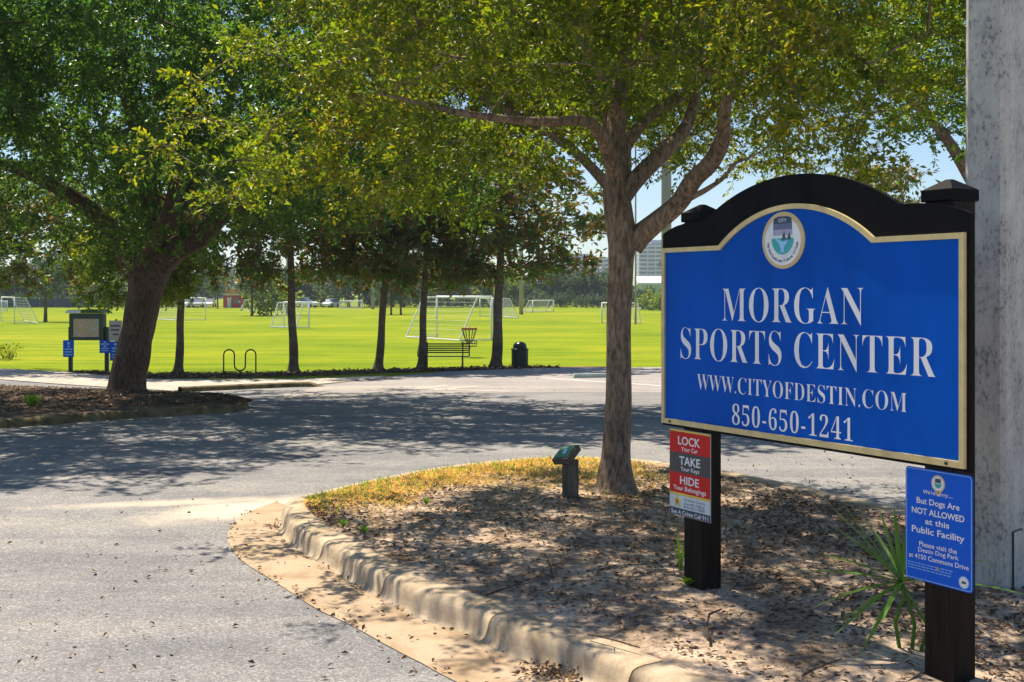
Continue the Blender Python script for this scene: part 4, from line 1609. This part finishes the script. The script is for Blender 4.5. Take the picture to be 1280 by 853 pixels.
LY = -.0125
letters(root, M['letter'], serif('MORGAN'), .645, 1.885, 2.018 - ZO, 2.236 - ZO, LY, off=-.0118, spacing=1.04)
letters(root, M['letter'], serif('SPORTS CENTER'), .205, 2.395, 1.752 - ZO, 1.968 - ZO, LY, off=-.0118, spacing=1.05)
letters(root, M['letter'], serif('WWW.CITYOFDESTIN.COM'), .385, 2.195, 1.553 - ZO, 1.660 - ZO, LY, off=-.0115, spacing=1.03)
letters(root, M['letter'], serif('850-650-1241'), .745, 1.80, 1.352 - ZO, 1.488 - ZO, LY, off=-.0118, spacing=1.08)

# seal
seal = bpy.data.objects.new('seal', None)
COL.objects.link(seal)
seal.parent = root
seal.location = (1.227, -.0105, 2.526 - ZO)
A, Bq = .188, .175


def ell(a, b, n=48, cx=0, cz=0, t0=0, t1=2 * math.pi):
    return [(cx + a * math.cos(t), cz + b * math.sin(t)) for t in np.linspace(t0, t1, n, endpoint=(t1 - t0 < 6.2))]


MB().prism(ell(A, Bq), -.006, 0).build('seal_ring', M['sealring'], seal)
MB().prism(ell(A * .97, Bq * .97), -.0072, -.0062).build('seal_rim', M['gold'], seal)
MB().prism(ell(A * .90, Bq * .90), -.0084, -.0074).build('seal_band', M['sealring'], seal)
MB().prism(ell(A * .84, Bq * .84, cz=-.006), -.0096, -.0086).build('seal_field', M['sealwhite'], seal)
# window of sky with three bands
hwd = .083
MB().prism([(-hwd, .03), (hwd, .03), (hwd, .065), (-hwd, .065)], -.0106, -.0098).build('seal_mist', M['sealgrey'], seal)
MB().prism([(-hwd, .0655), (hwd, .0655), (hwd, .100), (-hwd, .100)], -.0106, -.0098).build('seal_dusk', simple('seal_dusk_print', (.10, .12, .24), .5, .2, 30), seal)
MB().prism([(-hwd, .1005), (hwd, .1005), (hwd * .92, .135), (hwd * .5, .146), (-hwd * .5, .146), (-hwd * .92, .135)], -.0106, -.0098).build('seal_sky', M['navy'], seal)
text('seal_lettering', seal, M['sealwhite'], 'CITY', -.035, .035, .112, .132, -.0112)
MB().prism(ell(.098, .100, 30, 0, .012, math.pi, 2 * math.pi), -.0106, -.0098).build('seal_sea', M['teal'], seal)
for (cx, hh) in ((.012, .045), (.058, .038)):
    MB().prism([(cx - .016, .012), (cx + .014, .012), (cx + .003, .012 + hh)], -.0114, -.0108).build('seal_sail', M['navy'], seal)
    MB().prism([(cx - .02, .002), (cx + .017, .002), (cx + .02, .0105), (cx - .022, .0105)], -.0114, -.0108).build('seal_boat', M['navy'], seal)
fish = [(-.078, .022), (-.03, .0), (.0, -.012), (.03, -.005), (.05, .012), (.042, -.018), (.02, -.035), (.012, -.06), (.02, -.085), (-.002, -.068), (-.018, -.082), (-.012, -.05), (-.03, -.02)]
MB().prism(fish, -.0114, -.0108).build('seal_fish', M['noticelight'], seal)
# lettering round the lower rim
me_all = []
body = "World's Luckiest Fishing Village"
th = np.linspace(R(186), R(354), len(body))
vs, fs = [], []
for ch, t in zip(body, th):
    if ch == ' ':
        continue
    hgt = .022 if (ch.isupper() or ch in 'dklh') else .016
    wdt = .019 if ch in 'WVL' else (.004 if ch in "'il" else .012)
    me = text_mesh(ch, -wdt / 2, wdt / 2, 0, hgt, -.0112, off=.015, res=2)
    c = np.empty(len(me.vertices) * 3, np.float32)
    me.vertices.foreach_get('co', c)
    c = c.reshape(-1, 3)
    ro = t + math.pi / 2
    X = c[:, 0] * math.cos(ro) - c[:, 2] * math.sin(ro)
    Z = c[:, 0] * math.sin(ro) + c[:, 2] * math.cos(ro)
    b = len(vs)
    for x, y, z in zip(X + A * .735 * math.cos(t), c[:, 1], Z + Bq * .735 * math.sin(t) - .008):
        vs.append((float(x), float(y), float(z)))
    fs += [tuple(b + i for i in p.vertices) for p in me.polygons]
    bpy.data.meshes.remove(me)
me = bpy.data.meshes.new('seal_lettering')
me.from_pydata(vs, [], fs)
link('seal_lettering', me, M['navy'], seal)

Ud = Vector((math.cos(SRZ), math.sin(SRZ), 0))


def sign_point(u, y=0.0):
    return Vector((1.068, 8.43, 0)) + Ud * u + Vector((-Ud.y, Ud.x, 0)) * y


# ---- crime warning notice
u0, u1, v0, v1 = .024, .474, .660, 1.256
p = sign_point((u0 + u1) / 2, .035)
wn = empty('warning_notice', (p.x, p.y, v0), 'red and black lock take hide notice on the left sign post', 'notice', rz=SRZ)
Wn, Hn = u1 - u0, v1 - v0
X0 = -Wn / 2


def band(a, b, m, nm='print_band'):
    MB().box(X0 + .004, X0 + Wn - .004, -.0062, -.0042, Hn * (1 - b) + .003 * (b >= 1), Hn * (1 - a) - .003 * (a <= 0)).build(nm, M[m], wn)


MB().box(X0, X0 + Wn, -.004, 0, 0, Hn).build('plate', M['steel'], wn)
for a, b, m in ((0, .025, 'yellow'), (.025, .265, 'red'), (.265, .50, 'charcoal'), (.50, .735, 'red'), (.735, .765, 'yellow'), (.765, .915, 'offwhite'), (.915, 1, 'navy')):
    band(a, b, m)


def wtext(body, a, b, top, bot, m='letter', off=.012, **k):
    text('lettering', wn, M[m], body, X0 + Wn * a, X0 + Wn * b, Hn * (1 - bot), Hn * (1 - top), -.0068, off=off, **k)


wtext('LOCK', .22, .76, .075, .175, off=.02)
wtext('Your Car', .30, .70, .195, .245, off=.015)
wtext('TAKE', .25, .76, .305, .405, off=.02)
wtext('Your Keys', .28, .74, .425, .490, off=.015)
wtext('HIDE', .27, .73, .535, .630, off=.02)
wtext('Your Belongings', .10, .90, .650, .722, off=.015)
wtext('Okaloosa County', .36, .88, .785, .822, m='navy', off=.005)
wtext("Sheriff's Office", .37, .86, .828, .862, m='navy', off=.005)
wtext('850-651-7400', .36, .87, .870, .900, m='navy', off=.008)
wtext('See A Crime Call 911', .05, .95, .935, .985, off=.012)
star = []
for i in range(10):
    rr = .052 if i % 2 == 0 else .022
    a = math.pi / 2 + i * math.pi / 5
    star.append((X0 + Wn * .2 + rr * math.cos(a), Hn * (1 - .84) + rr * math.sin(a)))
MB().prism(star, -.0078, -.0063).build('star', M['yellow'], wn)
MB().prism([(X0 + Wn * .2 + .016 * math.cos(a), Hn * .16 + .016 * math.sin(a)) for a in np.linspace(0, 6.28, 14, endpoint=False)], -.0086, -.0079).build('star_centre', M['rust'], wn)

# ---- no dogs notice
u0, u1, v0, v1 = 2.148, 2.592, .648, 1.257
p = sign_point((u0 + u1) / 2, .035)
dn = empty('dog_notice', (p.x, p.y, v0), 'blue no dogs allowed notice on the right sign post', 'notice', rz=SRZ)
Wn, Hn = u1 - u0, v1 - v0
X0 = -Wn / 2


def rrect(x0, x1, z0, z1, r_, n=5):
    o = []
    for cx, cz, a0 in ((x1 - r_, z0 + r_, -90), (x1 - r_, z1 - r_, 0), (x0 + r_, z1 - r_, 90), (x0 + r_, z0 + r_, 180)):
        o += [(cx + r_ * math.cos(R(a0 + 90 * i / n)), cz + r_ * math.sin(R(a0 + 90 * i / n))) for i in range(n + 1)]
    return o


MB().prism(rrect(X0, X0 + Wn, 0, Hn, .02), -.004, 0).build('plate', M['noticeblue'], dn)
MB().ring(rrect(X0 + .006, X0 + Wn - .006, .006, Hn - .006, .017), rrect(X0 + .0095, X0 + Wn - .0095, .0095, Hn - .0095, .015), -.0055, -.0042).build('border_line', M['noticelight'], dn)


def dtext(body, a, b, top, bot, m='letter', off=.012, **k):
    text('lettering', dn, M[m], body, X0 + Wn * a, X0 + Wn * b, Hn * (1 - bot), Hn * (1 - top), -.0056, off=off, **k)


dtext("We're sorry.....", .28, .72, .185, .232, shear=.25, off=.008)
dtext('But Dogs Are', .175, .815, .262, .333, off=.014)
dtext('NOT ALLOWED', .10, .885, .353, .410, off=.018)
dtext('at this', .305, .665, .437, .490, off=.014)
dtext('Public Facility', .10, .885, .520, .597, off=.014)
dtext('Please visit the', .215, .775, .650, .695, off=.008)
dtext('Destin Dog Park', .20, .80, .706, .757, off=.008)
dtext('at 4150 Commons Drive', .055, .945, .766, .810, off=.008)
rr_ = random.Random(3)
for i, zf in enumerate((.852, .876, .900)):
    x = .04
    while x < .70:
        ww = rr_.uniform(.02, .06)
        MB().box(X0 + Wn * x, X0 + Wn * min(x + ww, .72), -.0050, -.0042, Hn * (1 - zf) - .0022, Hn * (1 - zf) + .0022).build('fine_print', M['noticelight'], dn)
        x += ww + .014
# lightbulb shaped city emblem
bulb = ell(.045, .045, 30, 0, Hn * .885, R(-55), R(235)) + [(-.014, Hn * .80), (-.006, Hn * .775), (.006, Hn * .775), (.014, Hn * .80)]
MB().prism(bulb, -.0052, -.0042).build('emblem', M['gold'], dn)
MB().prism(ell(.038, .038, 26, 0, Hn * .885), -.0060, -.0053).build('emblem_field', M['sealwhite'], dn)
MB().prism(ell(.024, .024, 16, 0, Hn * .885, math.pi, 2 * math.pi), -.0068, -.0061).build('emblem_sea', M['teal'], dn)
MB().prism([(-.02, Hn * .885 + .004), (.02, Hn * .885 + .004), (.018, Hn * .885 + .026), (-.018, Hn * .885 + .026)], -.0068, -.0061).build('emblem_sky', M['navy'], dn)
MB().prism([(-.006, Hn * .80), (.006, Hn * .79), (.008, Hn * .825), (-.004, Hn * .82)], -.0060, -.0053).build('emblem_base', M['rust'], dn)
cb = (X0 + Wn * .875, Hn * .078)
MB().prism(ell(.033, .033, 24, *cb), -.0052, -.0042).build('badge', M['noticelight'], dn)
MB().prism(ell(.027, .027, 24, *cb), -.0060, -.0053).build('badge_field', M['sealwhite'], dn)
MB().prism([(cb[0] - .017, cb[1] - .006), (cb[0] + .017, cb[1] - .006), (cb[0] + .012, cb[1] + .008), (cb[0] + .004, cb[1] + .004), (cb[0] - .006, cb[1] + .009)], -.0068, -.0061).build('badge_figure', M['charcoal'], dn)
o = MB().lathe([(.010, 0), (.010, .005), (.006, .008)], 12).build('bolt', M['stone'], dn)
o.location = (.0, -.0045, Hn * .145)
o.rotation_euler = (R(90), 0, 0)

# ================================================================== CONCRETE POLE AT THE RIGHT EDGE
pc = Vector((3.29, 8.02, .15))
root = empty('concrete_pole', (3.29, 8.02, .15), 'massive square concrete pole at the right edge beside the sign', 'pole', rz=R(45))
# local x runs right and away along the warm right face, local y left and away along the grey left face
a, b, c = .40, .29, .03
ring_ = lambda s: [(c, 0), (a * s - c, 0), (a * s, c), (a * s, b * s - c), (a * s - c, b * s), (c, b * s), (0, b * s - c), (0, c)]
mb = MB()
zs = [-.3, 0, 2, 4, 8, 14]
for z in zs:
    s = 1 - .012 * z
    mb.v += [(x + (1 - s) * .1 - .012 * 0, y + (1 - s) * .02, z) for x, y in ring_(s)]
for i in range(len(zs) - 1):
    for j in range(8):
        j2 = (j + 1) % 8
        mb.f.append((i * 8 + j, i * 8 + j2, (i + 1) * 8 + j2, (i + 1) * 8 + j))
mb.f.append(tuple((len(zs) - 1) * 8 + j for j in range(8)))
mb.build('shaft', M['pole'], root)
MB().tube([(.26, -.012, .44), (.115, -.012, .44), (.115, -.012, .10), (.115, -.012, -.05)], .007, 6).build('conduit', M['blackmetal'], root)

# ================================================================== SMALL PLANTS
def blades(name, base, specs, m, lab, cat='plant', wid=.016, group=None, scale=1.0, hub=Vector((0, 0, 0))):
    """specs: (azimuth, length, start lift, droop)"""
    root = empty(name, base, lab, cat, group)
    for az, ln, lift, dr in specs:
        ln *= scale
        mb = MB()
        n = 7
        d_ = Vector((math.cos(R(az)), math.sin(R(az)), 0))
        sd_ = Vector((-d_.y, d_.x, 0))
        v, f = [], []
        for i in range(n + 1):
            t = i / n
            hd = ln * t * math.cos(R(lift)) * (1 + .25 * dr * t)
            z = ln * (t * math.sin(R(lift)) - dr * .55 * t * t)
            w_ = wid * (.6 + .9 * t * (1 - t) * 2) * (1 - t ** 5)
            c_ = hub + d_ * hd + Vector((0, 0, z))
            v += [tuple(c_ - sd_ * w_ + Vector((0, 0, w_ * .5))), tuple(c_), tuple(c_ + sd_ * w_ + Vector((0, 0, w_ * .5)))]
        for i in range(n):
            f += [(i * 3, i * 3 + 1, i * 3 + 4, i * 3 + 3), (i * 3 + 1, i * 3 + 2, i * 3 + 5, i * 3 + 4)]
        mb.v, mb.f = v, f
        mb.build('leaf', m, root)
    return root


pp = at(1139, 816, .165)
rs = random.Random(9)
spec = [(165, .58, 55, .1), (150, .52, 60, .1), (178, .52, 44, .15), (186, .52, 26, .2), (170, .55, 12, .25), (192, .52, -4, .3), (203, .5, -24, .2), (160, .45, -34, .2), (214, .46, -44, .1), (95, .45, 76, .1), (60, .4, 66, .2), (18, .62, 20, .4), (-12, .66, 8, .4), (125, .46, 70, .1), (140, .42, 42, .2), (238, .4, -10, .3), (100, .45, 40, .2), (157, .6, 49, .12)]
hub = Vector((-.055, 0, .40))
pr_ = blades('palm_seedling', pp, spec, M['yucca'], 'fan leaved palm seedling with long narrow blades between the sign posts', wid=.015, hub=hub)
for dx, dy, bend in ((.0, 0, .02), (.035, -.03, .05), (-.05, .03, -.03)):
    MB().tube([(dx, dy, -.02), (dx + bend, dy, .16), (hub.x * .6 + bend * .4, hub.y, .32), tuple(hub)], [.012, .011, .009, .007], 6).build('stalk', M['yucca'], pr_, smooth=True)
ps_ = sign_point(.14, .10)
blades('weed', (ps_.x - .02, ps_.y + .25, .2), [(30, .3, 80, .1), (120, .32, 84, .1), (200, .28, 78, .1), (300, .24, 75, .2), (250, .3, 82, .1)], M['greengrass'], 'grassy weed rising behind the left sign post', wid=.008)
p = sign_point(.235, .035)
blades('weed', (p.x, p.y, .19), [(150, .10, 50, .3), (200, .12, 40, .4), (250, .11, 55, .3), (300, .1, 45, .3), (100, .1, 60, .3), (220, .08, 70, .2), (270, .09, 65, .3)], M['greengrass'], 'bright green tuft against the foot of the left sign post', wid=.022)
p = at(40, 513, float(gz(26)) + .15)
blades('weed', p, [(a, .42, 70 + (a % 30) - 15, .35) for a in range(0, 360, 26)], M['greengrass'], 'fresh green tuft on the mulched left bed', wid=.05)
for px, py, lab in ((429, 660, 'small green weed near the tip of the island'), (533, 632, 'small green weed in the dry grass above the kerb'), (455, 668, 'yellowish weed beside the kerb near the island tip')):
    p = at(px, py, .19)
    blades('weed', p, [(a + px % 17, .10, 55 + (a % 40) * .5, .3) for a in range(0, 360, 33)], M['greengrass'], lab, wid=.009)
p = at(8, 449)
rr2 = np.random.default_rng(77)
root = empty('shrub', p, 'low straggly shrub at the left edge of the field', 'shrub')
cl = np.c_[rr2.uniform(-.9, .45, 26), rr2.uniform(-.4, .4, 26), rr2.uniform(.1, .55, 26)]
c_, ld, nm, l_, w_ = foliage(rr2, cl, .28, 26, .10, .05, 6)
link('foliage', leaf_mesh('foliage', c_, ld, nm, l_, w_), M['oak'], root)
mb = MB()
for q in cl:
    mb.tube([(q[0] * .5, q[1] * .5, 0), tuple(q)], [.012, .006], 4, caps=False)
mb.build('stem', M['bark2'], root)


# ---- fallen twigs
def twig(pts, r0, lab):
    P = [Vector(at(a, b, .2)) + Vector((0, 0, h)) for a, b, h in pts]
    root = empty('fallen_twig', P[0], lab, 'twig', 'twigs lying on the sand')
    Q = [q - P[0] for q in P]
    MB().tube(Q, [r0 * (1 - .5 * i / (len(Q) - 1)) for i in range(len(Q))], 6).build('stick', M['bark2'], root, smooth=True)
    k = len(Q) // 2
    MB().tube([Q[k], Q[k] + (Q[-1] - Q[k]).cross(Vector((0, 0, 1))) * .35 + (Q[-1] - Q[k]) * .3 + Vector((0, 0, .015))], [r0 * .5, r0 * .25], 5).build('side_shoot', M['bark2'], root)


twig([(606, 746, .008), (622, 741, .012), (640, 735, .012), (662, 726, .01)], .009, 'thin dark twig lying just above the kerb')
twig([(886, 800, .0), (883, 790, .03), (887, 780, .06), (902, 776, .07)], .010, 'curved dark twig sticking up right of the left sign post foot')
twig([(735, 794, .008), (765, 802, .012), (800, 812, .01)], .007, 'thin twig on the sand near the bottom of the island')
twig([(1003, 846, .006), (1020, 838, .012), (1052, 826, .01)], .008, 'pair of thin sticks at the bottom between the sign posts')
twig([(690, 722, .006), (688, 712, .02), (684, 700, .015)], .008, 'stubby grey twig in the middle of the sand')


# ================================================================== LITTER AND GRASS (stuff)
def flat_leaves(name, pts, ln, wd, r, m, lift=.35):
    n = len(pts)
    a = r.uniform(0, 6.28, n)
    d_ = np.c_[np.cos(a), np.sin(a), r.normal(0, lift, n)]
    nm = np.c_[r.normal(0, lift, n), r.normal(0, lift, n), np.ones(n)]
    s = r.uniform(.55, 1.3, n)
    o = link(name, leaf_mesh(name, np.asarray(pts), d_, nm, ln * s, wd * s, .35), m)
    o['kind'] = 'stuff'
    return o


r = np.random.default_rng(91)
pts = []
while len(pts) < 15000:
    t = r.uniform(.0, .62)
    s = r.uniform(.03, .98)
    p = island_pt(t, s)
    if p.y < 4.5:
        continue
    dens = .35 + .65 * (.5 + .5 * math.sin(p.x * 2.7 + 1.8 * math.sin(p.y * 1.9))) * (.4 + .6 * min(1, s * 2.5))
    if r.random() < dens:
        pts.append((p.x, p.y, p.z + .006))
k = 0
while k < 5000:
    p = island_pt(r.uniform(.12, .5), r.uniform(.3, .97))
    if p.x > 1.0 and p.y > 6 and r.random() < .3 + .7 * (math.sin(p.x * 3.3 + p.y * 1.1) * math.sin(p.y * 2.6 - p.x) > -.1):
        pts.append((p.x, p.y, p.z + .008))
        k += 1
flat_leaves('leaf_litter', pts, .05, .022, r, M['litter'])
# litter on the left bed and mulch strip
pts = []
la, lb = resample(LNc, 60), resample(LBc, 60)
for _ in range(9000):
    t, s = r.uniform(.15, 1), r.uniform(.1, .97)
    i = t * 59
    i0 = int(min(58, i))
    p = (la[i0] * (1 - (i - i0)) + la[i0 + 1] * (i - i0)) * (1 - s) + (lb[i0] * (1 - (i - i0)) + lb[i0 + 1] * (i - i0)) * s
    pts.append((p[0], p[1], lisl_z(p[0], p[1] - 0.0, t, s) + .015))
flat_leaves('bed_leaf_litter', pts, .075, .03, r, M['litter'], .2)
pts = []
for _ in range(2600):
    q = at(r.uniform(92, 640), 0 + 470)
    px = r.uniform(92, 700)
    lo = np.interp(px, [92, 184, 300, 400, 500, 600, 700], [464.8, 466.5, 466.7, 464.2, 461.2, 459.2, 458.2])
    hi = np.interp(px, [92, 184, 300, 400, 500, 600, 700], [466, 473, 472, 469, 465.2, 462, 460])
    q = at(px, r.uniform(lo, hi))
    pts.append((q.x, q.y, q.z + .01))
flat_leaves('strip_leaf_litter', pts, .13, .07, r, M['litter'])
# leaves dropped on the road, in the gutter and on the kerb
pts = []
for _ in range(150):
    q = at(r.uniform(0, 560), r.uniform(620, 852), 0)
    pts.append((q.x, q.y, .008))
ga = resample(catmull(gut_out, 6), 100)
gi = resample(catmull(gut_in, 6), 100)
for _ in range(420):
    i = int(r.uniform(3, 62))
    s = r.choice([abs(r.normal(0, .05)), 1 - abs(r.normal(.03, .06)), r.uniform(0, 1)], p=[.42, .38, .2])
    q = ga[i] * (1 - s) + gi[i] * s + r.normal(0, .02, 2)
    pts.append((q[0], q[1], .016))
for _ in range(140):
    q = at(r.normal(685, 22), r.normal(846, 6), 0)
    pts.append((q.x, q.y, .015 + r.uniform(0, .03)))
flat_leaves('fallen_leaves', pts, .045, .022, r, M['dryleaf'], .5)
pts = []
for _ in range(60):
    q = at(r.uniform(500, 830), r.uniform(462, 490))
    pts.append((q.x, q.y, q.z + .02))
for _ in range(80):
    q = at(r.uniform(880, 1130), r.uniform(560, 625), .0)
    pts.append((q.x, q.y, q.z + .015))
flat_leaves('car_park_leaves', pts, .05, .025, r, M['dryleaf'], .5)


def grass(name, pts, h, wd, r, m):
    n = len(pts)
    a = r.uniform(0, 6.28, n)
    d_ = np.c_[np.cos(a) * .55, np.sin(a) * .55, np.ones(n)] + r.normal(0, .2, (n, 3))
    nm = np.c_[np.cos(a + 1.57), np.sin(a + 1.57), np.zeros(n)]
    nm = np.c_[-np.sin(a), np.cos(a), np.full(n, .3)]
    s = r.uniform(.4, 1.25, n)
    o = link(name, leaf_mesh(name, np.asarray(pts), d_, nm, h * s, np.full(n, wd), .1), m)
    o['kind'] = 'stuff'


pts, pts2 = [], []
for _ in range(40000):
    t = r.uniform(.0, .34)
    s = 1 - abs(r.normal(0, .16 if t > .1 else .30)) * (1 if t < .22 else .45)
    if s < .1 or s > .995:
        continue
    p = island_pt(t, s)
    k = .5 + .5 * math.sin(p.x * 5.1 + 2 * math.sin(p.y * 3.3))
    if r.random() < (p.x - .9) * 1.1:
        continue
    if r.random() > .35 + .65 * k:
        continue
    (pts if r.random() < .85 else pts2).append((p.x, p.y, p.z - .004))
grass('dry_grass', pts[:14000], .052, .007, r, M['drygrass'])
grass('green_grass', pts2[:2500], .085, .008, r, M['greengrass'])
# straw lying flat in the dry grass
sp = [pts[i] for i in r.integers(0, len(pts), 13000)]
flat_leaves('straw', [(a, b, c + .012) for a, b, c in sp], .075, .009, r, M['drygrass'], .25)

# ================================================================== HAZE
hz = MB().box(-700, 700, -30, 1020, -2.0, 62).build('haze', None)
hz['kind'] = 'stuff'
hm = bpy.data.materials.new('pale_haze')
hm.use_nodes = True
hm.node_tree.nodes.clear()
ho = hm.node_tree.nodes.new('ShaderNodeOutputMaterial')
hv = hm.node_tree.nodes.new('ShaderNodeVolumePrincipled')
hv.inputs['Color'].default_value = (.80, .88, 1.0, 1)
hv.inputs['Density'].default_value = .0003
hm.node_tree.links.new(hv.outputs[0], ho.inputs['Volume'])
hz.data.materials.clear()
hz.data.materials.append(hm)
